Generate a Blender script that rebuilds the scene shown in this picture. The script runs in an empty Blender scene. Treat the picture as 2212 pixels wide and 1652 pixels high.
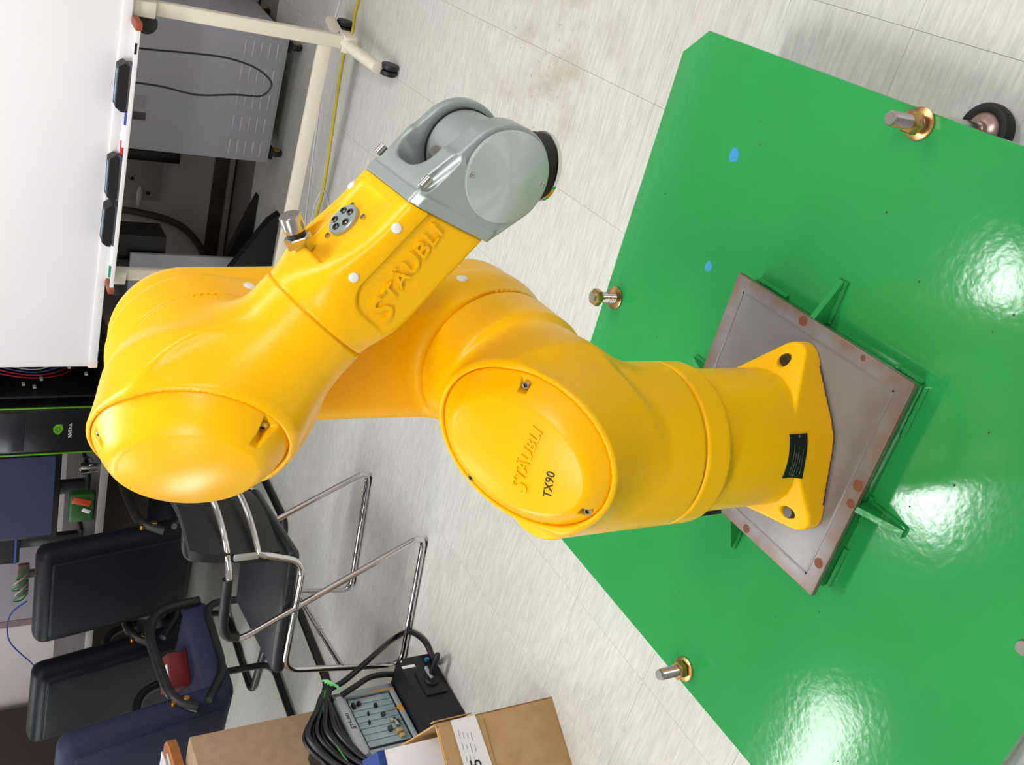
import bpy, bmesh, math, random
import numpy as np
from mathutils import Matrix, Vector
random.seed(5); rng = np.random.default_rng(5)
S = bpy.context.scene; COL = S.collection
V = lambda *a: np.array(a, float)
def nrm(v): v = np.asarray(v, float); return v / np.linalg.norm(v)

# ------------------------------------------------------------------ camera
CAM = V(0.09597, -1.12533, 1.24200)
c_r = V(0.99972149, -0.0126533, -0.01992071)      # right in the upright view
c_dn = V(-0.02359959, -0.53601667, -0.84387747)   # down in the upright view
c_f = V(0.0, 0.84411256, -0.536166)
camd = bpy.data.cameras.new('camera'); cam = bpy.data.objects.new('camera', camd); COL.objects.link(cam)
camd.sensor_fit = 'HORIZONTAL'; camd.sensor_width = 36.0; camd.lens = 2099.65 / 2212 * 36
camd.clip_start = 0.05; camd.clip_end = 60
M = Matrix.Identity(4)                            # the phone was held on its side: image right = down in the room
for i, ax in enumerate((c_dn, c_r, -c_f)):
    for j in range(3): M[j][i] = ax[j]
for j in range(3): M[j][3] = CAM[j]
cam.matrix_world = M
S.camera = cam

# ------------------------------------------------------------------ world, lights, exposure
W = bpy.data.worlds.new('world'); S.world = W; W.use_nodes = True
W.node_tree.nodes['Background'].inputs[0].default_value = (0.8, 0.9, 1, 1)
W.node_tree.nodes['Background'].inputs[1].default_value = 0.02
S.view_settings.view_transform = 'Standard'; S.view_settings.look = 'None'
S.view_settings.gamma = 1; S.view_settings.use_curve_mapping = False
S.view_settings.exposure = 0.32
ZF = -0.25; ZC = 2.50
ROW = nrm((0.90, -0.43, 0)); ROWN = V(-ROW[1], ROW[0], 0)
LAMPS = [(-2.02, 2.24), (-0.02, 1.27), (2.0, 0.31), (-1.1, -0.75), (0.9, -1.7), (-3.0, 0.15), (-2.40, 4.57)]  # last one is an added lamp that brightens the back wall
LAMP_POWER = [17, 28, 24, 24, 24, 14, 20]
DAYLIGHT = 115
for (x, y), pw in zip(LAMPS, LAMP_POWER):
    ld = bpy.data.lights.new('ceiling_tube_light', 'AREA'); ld.shape = 'RECTANGLE'; ld.size = 1.22; ld.size_y = 0.26
    ld.energy = pw; ld.color = (0.985, 0.975, 1.0)
    lo = bpy.data.objects.new('ceiling_tube_light', ld); COL.objects.link(lo)
    lo.location = (x, y, ZC - 0.055); lo.rotation_euler = (0, 0, math.atan2(ROW[1], ROW[0]))

# ------------------------------------------------------------------ helpers
def lin(c):
    if isinstance(c, str):
        c = [int(c[i:i + 2], 16) for i in (0, 2, 4)]
    return tuple(((v / 255) / 12.92 if v / 255 <= .04045 else ((v / 255 + .055) / 1.055) ** 2.4) for v in c) + (1.0,)
MATS = {}
def mat(name, col, rough=.5, metal=0., spec=.5, coat=0., bump=None, var=None, trans=0., aniso=0.):
    """bump=(scale, strength, distance) noise bump; var=(scale, colour2, lo, hi[, stretch]) noise mix"""
    if name in MATS: return MATS[name]
    m = bpy.data.materials.new(name); m.use_nodes = True; nt = m.node_tree; b = nt.nodes['Principled BSDF']
    b.inputs['Base Color'].default_value = lin(col); b.inputs['Roughness'].default_value = rough
    b.inputs['Metallic'].default_value = metal; b.inputs['Specular IOR Level'].default_value = spec
    b.inputs['Coat Weight'].default_value = coat; b.inputs['Coat Roughness'].default_value = .08
    b.inputs['Transmission Weight'].default_value = trans; b.inputs['Anisotropic'].default_value = aniso
    tc = nt.nodes.new('ShaderNodeTexCoord')
    if var:
        mp = nt.nodes.new('ShaderNodeMapping'); nt.links.new(tc.outputs['Object'], mp.inputs[0])
        if len(var) > 4: mp.inputs['Scale'].default_value = var[4]
        n = nt.nodes.new('ShaderNodeTexNoise'); n.inputs['Scale'].default_value = var[0]; n.inputs['Detail'].default_value = 5
        nt.links.new(mp.outputs[0], n.inputs['Vector'])
        r = nt.nodes.new('ShaderNodeMapRange'); r.inputs[1].default_value = var[2]; r.inputs[2].default_value = var[3]
        nt.links.new(n.outputs['Fac'], r.inputs[0])
        x = nt.nodes.new('ShaderNodeMix'); x.data_type = 'RGBA'; x.inputs[6].default_value = lin(col); x.inputs[7].default_value = lin(var[1])
        nt.links.new(r.outputs[0], x.inputs[0]); nt.links.new(x.outputs[2], b.inputs['Base Color'])
    if bump:
        n = nt.nodes.new('ShaderNodeTexNoise'); n.inputs['Scale'].default_value = bump[0]; n.inputs['Detail'].default_value = 2
        nt.links.new(tc.outputs['Object'], n.inputs['Vector'])
        bp = nt.nodes.new('ShaderNodeBump'); bp.inputs['Strength'].default_value = bump[1]; bp.inputs['Distance'].default_value = bump[2]
        nt.links.new(n.outputs['Fac'], bp.inputs['Height']); nt.links.new(bp.outputs[0], b.inputs['Normal'])
    MATS[name] = m
    return m

def link(name, me, m, parent=None, label=None, cat=None, group=None, kind=None, smooth=None, loc=None):
    o = bpy.data.objects.new(name, me); COL.objects.link(o)
    if m is not None and not me.materials: me.materials.append(m)
    if parent is not None: o.parent = parent
    if loc is not None: o.location = loc
    if label: o['label'] = label
    if cat: o['category'] = cat
    if group: o['group'] = group
    if kind: o['kind'] = kind
    return o
def thing(name, label, cat, loc=(0, 0, 0), rz=0., group=None):
    o = bpy.data.objects.new(name, None); COL.objects.link(o); o.empty_display_size = .1
    o.location = loc; o.rotation_euler = (0, 0, rz); o['label'] = label; o['category'] = cat
    if group: o['group'] = group
    return o
def root_off(parent):
    p = parent
    while p is not None and p.parent is not None: p = p.parent
    return np.array(p.location) if p is not None else np.zeros(3)

def frame_from(z, x=None):
    z = nrm(z)
    if x is None:
        x = V(1, 0, 0) if abs(z[0]) < .9 else V(0, 1, 0)
    x = np.asarray(x, float); x = nrm(x - (x @ z) * z)
    return np.stack([x, np.cross(z, x), z], 1)

class MB:
    """collects shapes into one mesh"""
    def __init__(s): s.v = []; s.f = []; s.n = 0
    def add(s, v, f):
        v = np.asarray(v, float); s.v.append(v); s.f += [tuple(int(i) + s.n for i in q) for q in f]; s.n += len(v); return s
    def box(s, c, d, R=None, bev=0., seg=2):
        bm = bmesh.new(); bmesh.ops.create_cube(bm, size=1)
        for v in bm.verts: v.co = Vector((v.co.x * d[0], v.co.y * d[1], v.co.z * d[2]))
        if bev > 0: bmesh.ops.bevel(bm, geom=bm.edges[:], offset=min(bev, min(d) * .49), segments=seg, profile=.5, affect='EDGES')
        bm.verts.index_update()
        v = np.array([x.co[:] for x in bm.verts]); f = [[x.index for x in q.verts] for q in bm.faces]; bm.free()
        if R is not None: v = v @ np.asarray(R, float).T
        return s.add(v + np.asarray(c, float), f)
    def lathe(s, prof, c, R=None, n=32, caps=True):
        """prof: list of (radius, height) along axis z of frame R"""
        t = np.linspace(0, 2 * np.pi, n, endpoint=False); vs = []; f = []
        for r, h in prof: vs.append(np.stack([r * np.cos(t), r * np.sin(t), np.full(n, h)], 1))
        k = len(prof)
        for i in range(k - 1):
            for j in range(n):
                a, b = i * n + j, i * n + (j + 1) % n; f.append((a, b, b + n, a + n))
        if caps: f.append(tuple(range(n))[::-1]); f.append(tuple(range((k - 1) * n, k * n)))
        v = np.concatenate(vs)
        if R is not None: v = v @ np.asarray(R).T
        return s.add(v + np.asarray(c, float), f)
    def cyl(s, p0, p1, r0, r1=None, n=20, bev=0.):
        p0 = np.asarray(p0, float); p1 = np.asarray(p1, float); L = np.linalg.norm(p1 - p0); r1 = r0 if r1 is None else r1
        R = frame_from(p1 - p0)
        pr = [(r0, 0), (r1, L)] if not bev else [(r0 - bev, 0), (r0, bev), (r1, L - bev), (r1 - bev, L)]
        return s.lathe(pr, p0, R, n)
    def tube(s, pts, r, n=10, round_=0., closed=False, rf=None):
        pts = [np.asarray(q, float) for q in pts]
        if round_ > 0:
            out = [pts[0]]
            for i in range(1, len(pts) - 1):
                a, b, c = pts[i - 1], pts[i], pts[i + 1]
                d0 = min(round_, np.linalg.norm(a - b) * .48); d1 = min(round_, np.linalg.norm(c - b) * .48)
                A = b + nrm(a - b) * d0; B = b + nrm(c - b) * d1
                for t in np.linspace(0, 1, 7): out.append((1 - t) ** 2 * A + 2 * t * (1 - t) * b + t * t * B)
            out.append(pts[-1]); pts = out
        pts = np.array(pts); k = len(pts)
        tg = np.gradient(pts, axis=0)
        if closed: tg = np.roll(pts, -1, 0) - np.roll(pts, 1, 0)
        tg /= np.linalg.norm(tg, axis=1)[:, None] + 1e-12
        x = frame_from(tg[0])[:, 0]; vs = []
        th = np.linspace(0, 2 * np.pi, n, endpoint=False)
        for i in range(k):
            x = nrm(x - (x @ tg[i]) * tg[i]); y = np.cross(tg[i], x); rr = r if rf is None else r * rf[i]
            vs.append(pts[i] + rr * (np.cos(th)[:, None] * x + np.sin(th)[:, None] * y))
        f = []
        for i in range(k if closed else k - 1):
            for j in range(n):
                a, b = i * n + j, i * n + (j + 1) % n; c, d = ((i + 1) % k) * n + j, ((i + 1) % k) * n + (j + 1) % n
                f.append((a, b, d, c))
        if not closed: f.append(tuple(range(n))[::-1]); f.append(tuple(range((k - 1) * n, k * n)))
        return s.add(np.concatenate(vs), f)
    def prism(s, poly, o, ex, ey, h, ez=None):
        ex, ey = np.asarray(ex, float), np.asarray(ey, float); ez = np.cross(ex, ey) if ez is None else ez; o = np.asarray(o, float)
        P = np.array([o + a * ex + b * ey for a, b in poly]); n = len(P)
        f = [tuple(range(n))[::-1], tuple(range(n, 2 * n))] + [(i, (i + 1) % n, (i + 1) % n + n, i + n) for i in range(n)]
        return s.add(np.concatenate([P, P + h * ez]), f)
    def sphere(s, c, r, R=None, n=16):
        pr = [(max(1e-4, math.sin(t)), -math.cos(t)) for t in np.linspace(0.02, math.pi - .02, n // 2 + 1)]
        v0 = s.n; s.lathe(pr, (0, 0, 0), None, n)
        v = s.v[-1] * np.asarray(r, float)
        if R is not None: v = v @ np.asarray(R).T
        s.v[-1] = v + np.asarray(c, float); return s
    def build(s, name, m, parent=None, local=False, smooth=40, **kw):
        v = np.concatenate(s.v) if s.v else np.zeros((0, 3))
        loc = None
        if parent is not None and not local: v = v - root_off(parent)
        if parent is None and not local:
            lo, hi = v.min(0), v.max(0); loc = V((lo[0] + hi[0]) / 2, (lo[1] + hi[1]) / 2, lo[2]); v = v - loc
        me = bpy.data.meshes.new(name); me.from_pydata(v.tolist(), [], s.f); me.update()
        if smooth:
            me.shade_smooth(); me.set_sharp_from_angle(angle=math.radians(smooth))
        return link(name, me, m, parent, loc=loc, **kw)

def text(body, name, size, ext, o, ex, ey, m, parent, shear=0., align='LEFT', space=1., bev=0., local=False, width=1., off=0., conform=None, **kw):
    cu = bpy.data.curves.new('tmp_text', 'FONT'); cu.body = body; cu.size = size; cu.extrude = ext; cu.shear = shear
    cu.align_x = align; cu.space_character = space; cu.bevel_depth = bev; cu.offset = off; cu.resolution_u = 3
    ob = bpy.data.objects.new('tmp_text', cu); COL.objects.link(ob); bpy.context.view_layer.update()
    dg = bpy.context.evaluated_depsgraph_get(); me = bpy.data.meshes.new_from_object(ob.evaluated_get(dg)); me.name = name
    bpy.data.objects.remove(ob); bpy.data.curves.remove(cu)
    v = np.array([q.co[:] for q in me.vertices]); ex = np.asarray(ex, float); ey = np.asarray(ey, float); ez = np.cross(ex, ey)
    w = np.asarray(o, float) + v[:, :1] * width * ex + v[:, 1:2] * ey + v[:, 2:] * ez
    if conform: w = conform(w)
    if parent is not None and not local: w = w - root_off(parent)
    me.vertices.foreach_set('co', w.ravel().astype(np.float32)); me.update(); me.materials.clear()
    return link(name, me, m, parent, **kw)

# ---- signed distance modelling (surface nets) for the cast bodies of the robot
def smin(a, b, k): h = np.clip(.5 + .5 * (b - a) / k, 0, 1); return b * (1 - h) + a * h - k * h * (1 - h)
def smax(a, b, k): return -smin(-a, -b, k)
def sd_cyl(q0, q1, h, r, hh, rd=0.):
    dr = np.sqrt(q0 * q0 + q1 * q1) - (r - rd); dh = np.abs(h) - (hh - rd)
    return np.minimum(np.maximum(dr, dh), 0) + np.sqrt(np.maximum(dr, 0) ** 2 + np.maximum(dh, 0) ** 2) - rd
def sd_ell(q0, q1, h, rx, ry, hh, rd=0.):
    k = np.sqrt((q0 / rx) ** 2 + (q1 / ry) ** 2) + 1e-9
    g = np.sqrt((q0 / rx ** 2) ** 2 + (q1 / ry ** 2) ** 2) + 1e-6
    dr = np.clip(k * (k - 1) / g, -.2, .4) + rd; dh = np.abs(h) - (hh - rd)
    return np.minimum(np.maximum(dr, dh), 0) + np.sqrt(np.maximum(dr, 0) ** 2 + np.maximum(dh, 0) ** 2) - rd
def sd_box(x, y, z, a, b, c, rd=0.):
    X, Y, Z = np.abs(x) - (a - rd), np.abs(y) - (b - rd), np.abs(z) - (c - rd)
    return np.minimum(np.maximum(X, np.maximum(Y, Z)), 0) + np.sqrt(np.maximum(X, 0) ** 2 + np.maximum(Y, 0) ** 2 + np.maximum(Z, 0) ** 2) - rd
def sd_cap(x, y, z, A, B, r0, r1):
    A = np.asarray(A, float); B = np.asarray(B, float); d = B - A
    t = np.clip(((x - A[0]) * d[0] + (y - A[1]) * d[1] + (z - A[2]) * d[2]) / (d @ d), 0, 1)
    return np.sqrt((x - A[0] - t * d[0]) ** 2 + (y - A[1] - t * d[1]) ** 2 + (z - A[2] - t * d[2]) ** 2) - (r0 + (r1 - r0) * t)
def sdf_obj(name, f, lo, hi, res, O, R, m, parent, **kw):
    """mesh of f<0, with f in a local frame (columns of R) at O"""
    ax = [np.arange(l, h + res, res, dtype=np.float32) for l, h in zip(lo, hi)]
    X, Y, Z = np.meshgrid(*ax, indexing='ij'); D = f(X, Y, Z).astype(np.float32); del X, Y, Z
    s = D < 0; nx, ny, nz = D.shape
    c = np.zeros((nx - 1, ny - 1, nz - 1), np.int8)
    for i in (0, 1):
        for j in (0, 1):
            for k in (0, 1): c += s[i:nx - 1 + i, j:ny - 1 + j, k:nz - 1 + k]
    act = (c > 0) & (c < 8); idx = np.argwhere(act); vid = np.full(act.shape, -1, np.int64); vid[act] = np.arange(len(idx))
    I, J, K = idx.T; acc = np.zeros((len(idx), 3)); cnt = np.zeros(len(idx))
    cs = [(i, j, k) for i in (0, 1) for j in (0, 1) for k in (0, 1)]
    for a in cs:
        for b in cs:
            d = [q - p for p, q in zip(a, b)]
            if sum(map(abs, d)) != 1 or sum(d) != 1: continue
            da = D[I + a[0], J + a[1], K + a[2]]; db = D[I + b[0], J + b[1], K + b[2]]; cr = (da < 0) != (db < 0)
            t = np.where(cr, da / np.where(cr, da - db, 1), 0)
            acc += cr[:, None] * (np.array(a) + t[:, None] * np.array(d)); cnt += cr
    P = (idx + acc / cnt[:, None]) * res + np.array(lo)
    F = []
    for axis in range(3):
        n = [nx, ny, nz]; sl0 = [slice(None)] * 3; sl1 = [slice(None)] * 3
        sl0[axis] = slice(0, n[axis] - 1); sl1[axis] = slice(1, n[axis])
        ch = s[tuple(sl0)] != s[tuple(sl1)]; e = np.argwhere(ch); inside = s[tuple(sl0)][ch]
        u, w = [(1, 2), (2, 0), (0, 1)][axis]
        ok = (e[:, u] > 0) & (e[:, w] > 0) & (e[:, u] < n[u] - 1) & (e[:, w] < n[w] - 1); e = e[ok]; inside = inside[ok]
        q = []
        for du, dw in ((-1, -1), (0, -1), (0, 0), (-1, 0)):
            g = e.copy(); g[:, u] += du; g[:, w] += dw; q.append(vid[g[:, 0], g[:, 1], g[:, 2]])
        q = np.stack(q, 1); q[~inside] = q[~inside][:, ::-1]; F.append(q)
    F = np.concatenate(F)
    ep = res * .25
    for it in range(3):
        f0 = f(P[:, 0], P[:, 1], P[:, 2])
        g = np.stack([f(P[:, 0] + ep * (i == 0), P[:, 1] + ep * (i == 1), P[:, 2] + ep * (i == 2)) - f(P[:, 0] - ep * (i == 0), P[:, 1] - ep * (i == 1), P[:, 2] - ep * (i == 2)) for i in range(3)], 1) / (2 * ep)
        st = -f0[:, None] * g / np.maximum((g * g).sum(1), .3)[:, None]; l = np.linalg.norm(st, axis=1)
        P = P + st * np.minimum(1, res * .4 / np.maximum(l, 1e-9))[:, None]
    Wd = np.asarray(O, float) + P @ np.asarray(R, float).T
    if parent is not None: Wd = Wd - root_off(parent)
    me = bpy.data.meshes.new(name); me.vertices.add(len(Wd)); me.vertices.foreach_set('co', Wd.ravel().astype(np.float32))
    me.loops.add(F.size); me.loops.foreach_set('vertex_index', F.ravel().astype(np.int32))
    me.polygons.add(len(F)); me.polygons.foreach_set('loop_start', (np.arange(len(F)) * 4).astype(np.int32))
    me.polygons.foreach_set('loop_total', np.full(len(F), 4, np.int32)); me.update(calc_edges=True); me.validate()
    me.shade_smooth()
    return link(name, me, m, parent, **kw)
def copy_tree(o, parent=None):
    c = o.copy(); COL.objects.link(c); c.parent = parent
    for ch in list(o.children): copy_tree(ch, c)
    return c

# ------------------------------------------------------------------ materials
yellow = mat('yellow_paint', (255, 193, 0), .30, spec=.27, bump=(900, .14, .0008))
alum = mat('grey_anodised', (166, 178, 175), .36, .45, bump=(1400, .05, .0003))
alum_dark = mat('grey_machined', (120, 126, 122), .4, .85)
steel = mat('bright_steel', (200, 198, 192), .2, 1.)
steel_dark = mat('dark_steel', (90, 88, 84), .3, .9)
chrome = mat('chrome', (215, 215, 215), .07, 1.)
black = mat('black_plastic', (18, 18, 20), .45)
black_gloss = mat('black_gloss', (12, 12, 14), .15)
rubber = mat('black_rubber', (22, 22, 22), .6)
white_cap = mat('white_plastic', (236, 234, 230), .45)
green = mat('green_paint', (38, 140, 68), .12, spec=.42, coat=.1, bump=(70, .055, .004), var=(2.2, (44, 150, 76), .35, .7))
zinc_y = mat('yellow_zinc', (196, 164, 100), .28, .9, var=(60, (170, 110, 90), .45, .65))
cream = mat('cream_metal', (226, 219, 200), .4)
white_alu = mat('white_aluminium', (232, 232, 232), .35)
brown_pl = mat('brown_plastic', (152, 72, 40), .45)
gold = mat('gold_metal', (190, 140, 60), .3, 1.)
card = mat('cardboard', (172, 146, 116), .8, spec=.2, var=(30, (160, 134, 104), .35, .7))
card2 = mat('cardboard_light', (190, 155, 108), .8, spec=.2, var=(25, (178, 142, 96), .35, .7))
paper = mat('white_paper', (232, 230, 230), .7, spec=.2)
ink = mat('black_ink', (25, 25, 28), .6)

# ------------------------------------------------------------------ room
U = nrm((.85, -.53, 0)); N = nrm((-.53, -.85, 0)); PW = V(1.0, 3.98, ZF)   # along the back wall / out from it
def rm(u, n, h): return PW + u * U + n * N + V(0, 0, h)
RR = np.stack([U, -N, V(0, 0, 1)], 1)       # room box frame: x = U, y = towards the wall
UR = np.stack([U, np.cross((0, 0, 1), U), V(0, 0, 1)], 1)
wallm = mat('wall_paint', (206, 198, 196), .8, spec=.2, bump=(300, .05, .001))
ceilm = mat('ceiling_paint', (225, 224, 220), .9, spec=.1)
HR = ZC - ZF
MB().box(rm(-1, -.05, HR / 2), (9.2, .1, HR), UR).build('wall_back', wallm, kind='structure')
WN, WH0, WH1, WWD = 3.9, 1.2, 2.1, 2.2                             # window opening: centre, sill, head, width
wm_ = MB().box(rm(-5.65, (WN - WWD / 2) / 2 - .05, HR / 2), (.1, WN - WWD / 2 + .1, HR), UR).box(rm(-5.65, (WN + WWD / 2 + 8.1) / 2, HR / 2), (.1, 8.1 - WN - WWD / 2, HR), UR)
wm_.box(rm(-5.65, WN, WH0 / 2), (.1, WWD, WH0), UR).box(rm(-5.65, WN, (WH1 + HR) / 2), (.1, WWD, HR - WH1), UR).build('wall_left', wallm, kind='structure')
wfr = MB()
for n_ in (-WWD / 2 + .03, 0, WWD / 2 - .03): wfr.box(rm(-5.65, WN + n_, (WH0 + WH1) / 2), (.06, .06, WH1 - WH0), UR, .004)
for h_ in (WH0 + .03, WH1 - .03): wfr.box(rm(-5.65, WN, h_), (.06, WWD, .06), UR, .004)
win = wfr.build('window_1', mat('window_frame_white', (228, 228, 226), .4), kind='structure')
for n_ in (-1, 1): MB().box(rm(-5.655, WN + n_ * WWD / 4, (WH0 + WH1) / 2), (.006, WWD / 2 - .08, WH1 - WH0 - .1), UR).build('pane', mat('window_glass', (245, 250, 250), .02, trans=1.), win)
ld = bpy.data.lights.new('window_daylight', 'AREA'); ld.shape = 'RECTANGLE'; ld.size = WWD; ld.size_y = WH1 - WH0; ld.energy = DAYLIGHT; ld.color = (.93, .97, 1.)
lo = bpy.data.objects.new('window_daylight', ld); COL.objects.link(lo)
Mx = Matrix.Identity(4)
for i_, ax in enumerate((N, V(0, 0, 1), -U)):
    for j_ in range(3): Mx[j_][i_] = ax[j_]
for j_ in range(3): Mx[j_][3] = rm(-5.80, WN, (WH0 + WH1) / 2)[j_]
lo.matrix_world = Mx
MB().box(rm(3.65, 4, HR / 2), (.1, 8.2, HR), UR).build('wall_right', wallm, kind='structure')
MB().box(rm(-1, 8.15, HR / 2), (9.2, .1, HR), UR).build('wall_front', wallm, kind='structure')
MB().box(rm(-1, 4.05, HR + .05), (9.4, 8.5, .1), UR).build('ceiling', ceilm, kind='structure')
MB().box(rm(-1, .008, .05), (9.2, .016, .1), UR, .003).build('baseboard_back', mat('dark_baseboard', (62, 54, 50), .5), kind='structure')
LAMP_AT = ['over the boxes and controller', 'over the chrome chair side of the robot', 'to the right of the whiteboard', 'behind the camera at the left', 'behind the camera at the right', 'nearest the window', 'added over the computer desk to brighten the wall']
for i_, (x, y) in enumerate(LAMPS):
    MB().box(V(x, y, ZC - .025), (1.3, .34, .05), np.stack([ROW, ROWN, V(0, 0, 1)], 1), .006).build('ceiling_lamp', white_cap, label='white tube lamp on the ceiling ' + LAMP_AT[i_], cat='lamp', group='ceiling lamps')

# floor: base slab + vinyl tiles in the direction of the seams
PSI = -0.5284; E1 = V(math.cos(PSI), math.sin(PSI), 0); E2 = V(-math.sin(PSI), math.cos(PSI), 0); PO = V(.00876, .01552, 0)
RE = np.stack([E1, E2, V(0, 0, 1)], 1)
def pl(e1, e2, z): return PO + e1 * E1 + e2 * E2 + V(0, 0, z)
def floor_mat():
    m = bpy.data.materials.new('vinyl_floor'); m.use_nodes = True; nt = m.node_tree; b = nt.nodes['Principled BSDF']; L = nt.links.new
    g = nt.nodes.new('ShaderNodeNewGeometry')
    rot = nt.nodes.new('ShaderNodeCombineXYZ')
    for k_, e_ in enumerate((E1, E2)):
        dp = nt.nodes.new('ShaderNodeVectorMath'); dp.operation = 'DOT_PRODUCT'; dp.inputs[1].default_value = tuple(e_); L(g.outputs['Position'], dp.inputs[0]); L(dp.outputs['Value'], rot.inputs[k_])
    oi = nt.nodes.new('ShaderNodeObjectInfo')
    def noise(scale, st, det=4, rough=.6, off=True):
        mp = nt.nodes.new('ShaderNodeMapping'); mp.inputs['Scale'].default_value = st; L(rot.outputs[0], mp.inputs[0])
        n = nt.nodes.new('ShaderNodeTexNoise'); n.noise_dimensions = '4D' ; n.inputs['Scale'].default_value = scale; n.inputs['Detail'].default_value = det; n.inputs['Roughness'].default_value = rough
        L(mp.outputs[0], n.inputs['Vector'])
        if off:
            k = nt.nodes.new('ShaderNodeMath'); k.operation = 'MULTIPLY'; k.inputs[1].default_value = 40; L(oi.outputs['Random'], k.inputs[0]); L(k.outputs[0], n.inputs['W'])
        return n
    def mr(src, a, c, lo=0., hi=1.):
        r = nt.nodes.new('ShaderNodeMapRange'); r.inputs[1].default_value = a; r.inputs[2].default_value = c; r.inputs[3].default_value = lo; r.inputs[4].default_value = hi; L(src, r.inputs[0]); return r.outputs[0]
    def mix(f, c1, c2):
        x = nt.nodes.new('ShaderNodeMix'); x.data_type = 'RGBA'
        if isinstance(f, float): x.inputs[0].default_value = f
        else: L(f, x.inputs[0])
        for i, c in ((6, c1), (7, c2)):
            if isinstance(c, tuple): x.inputs[i].default_value = lin(c)
            else: L(c, x.inputs[i])
        return x.outputs[2]
    n1 = noise(9, (1.6, 16, 1)); n2 = noise(40, (.9, 5, 1), 3); n3 = noise(1.6, (1, 1, 1), 3, .5, False)
    c = mix(mr(n1.outputs['Fac'], .34, .66), (188, 190, 181), (212, 213, 204))
    c = mix(mr(n2.outputs['Fac'], .58, .75, 0, .55), c, (172, 164, 154))
    c = mix(mr(n3.outputs['Fac'], .45, .7, 0, .22), c, (182, 166, 146))
    # trodden-in dirt beside the platform
    d = nt.nodes.new('ShaderNodeVectorMath'); d.operation = 'DISTANCE'; L(g.outputs['Position'], d.inputs[0]); d.inputs[1].default_value = (0.93, 1.02, ZF)
    msk = mr(d.outputs['Value'], .04, .30, 1, 0)
    n4 = noise(55, (1, 1, 1), 4, .7, False); sp = mr(n4.outputs['Fac'], .60, .68)
    k = nt.nodes.new('ShaderNodeMath'); k.operation = 'MULTIPLY'; L(msk, k.inputs[0]); L(sp, k.inputs[1])
    c = mix(k.outputs[0], c, (105, 92, 80))
    n5 = noise(6, (1.5, 1, 1), 4, .6, False)
    k2 = nt.nodes.new('ShaderNodeMath'); k2.operation = 'MULTIPLY'; L(mr(d.outputs['Value'], .1, .45, .5, 0), k2.inputs[0]); L(mr(n5.outputs['Fac'], .45, .65), k2.inputs[1])
    c = mix(k2.outputs[0], c, (160, 142, 112))
    L(c, b.inputs['Base Color']); b.inputs['Roughness'].default_value = .34; b.inputs['Specular IOR Level'].default_value = .4
    return m
fm = floor_mat()
floor = MB().box(rm(-1, 4.05, -.055), (9.2, 8.1, .1), UR).build('floor', mat('floor_screed', (120, 114, 104), .9), kind='structure', smooth=0)
T = .3035
tile = MB().box((0, 0, -.0025), (T - .0005, T - .0005, .005), None, .0003, 1)
tile_me = None; cand = []
for i in range(-26, 27):
    for j in range(-26, 27):
        c = pl(.640 + T * (i + .5), .2485 + T * (j + .5), ZF); rel = c - PW; u, n = rel @ U, rel @ N
        if not (-5.35 < u < 3.35 and .2 < n < 7.85): continue
        d = c - CAM; zc = d @ c_f; x = (d @ c_dn) / zc if zc > .1 else 9; y = (d @ c_r) / zc if zc > .1 else 9
        vis = zc > .2 and -.62 < x < .6 and -.46 < y < .46
        cand.append((not vis, np.linalg.norm(d), c))
cand.sort(key=lambda q: q[:2])
rest = MB(); foff = np.array(floor.location)
for k, (nv, d, c) in enumerate(cand):
    if k < 290:
        if tile_me is None:
            v = np.concatenate(tile.v) @ RE.T
            tile_me = bpy.data.meshes.new('floor_tile'); tile_me.from_pydata(v.tolist(), [], tile.f); tile_me.update(); tile_me.materials.append(fm)
        o = bpy.data.objects.new('floor_tile', tile_me); COL.objects.link(o); o.parent = floor; o.location = c - foff
    else:
        rest.box(c + V(0, 0, -.0025), (T - .0005, T - .0005, .005), RE)
rest.build('far_tiles', fm, floor, kind='stuff', smooth=0)

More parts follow.
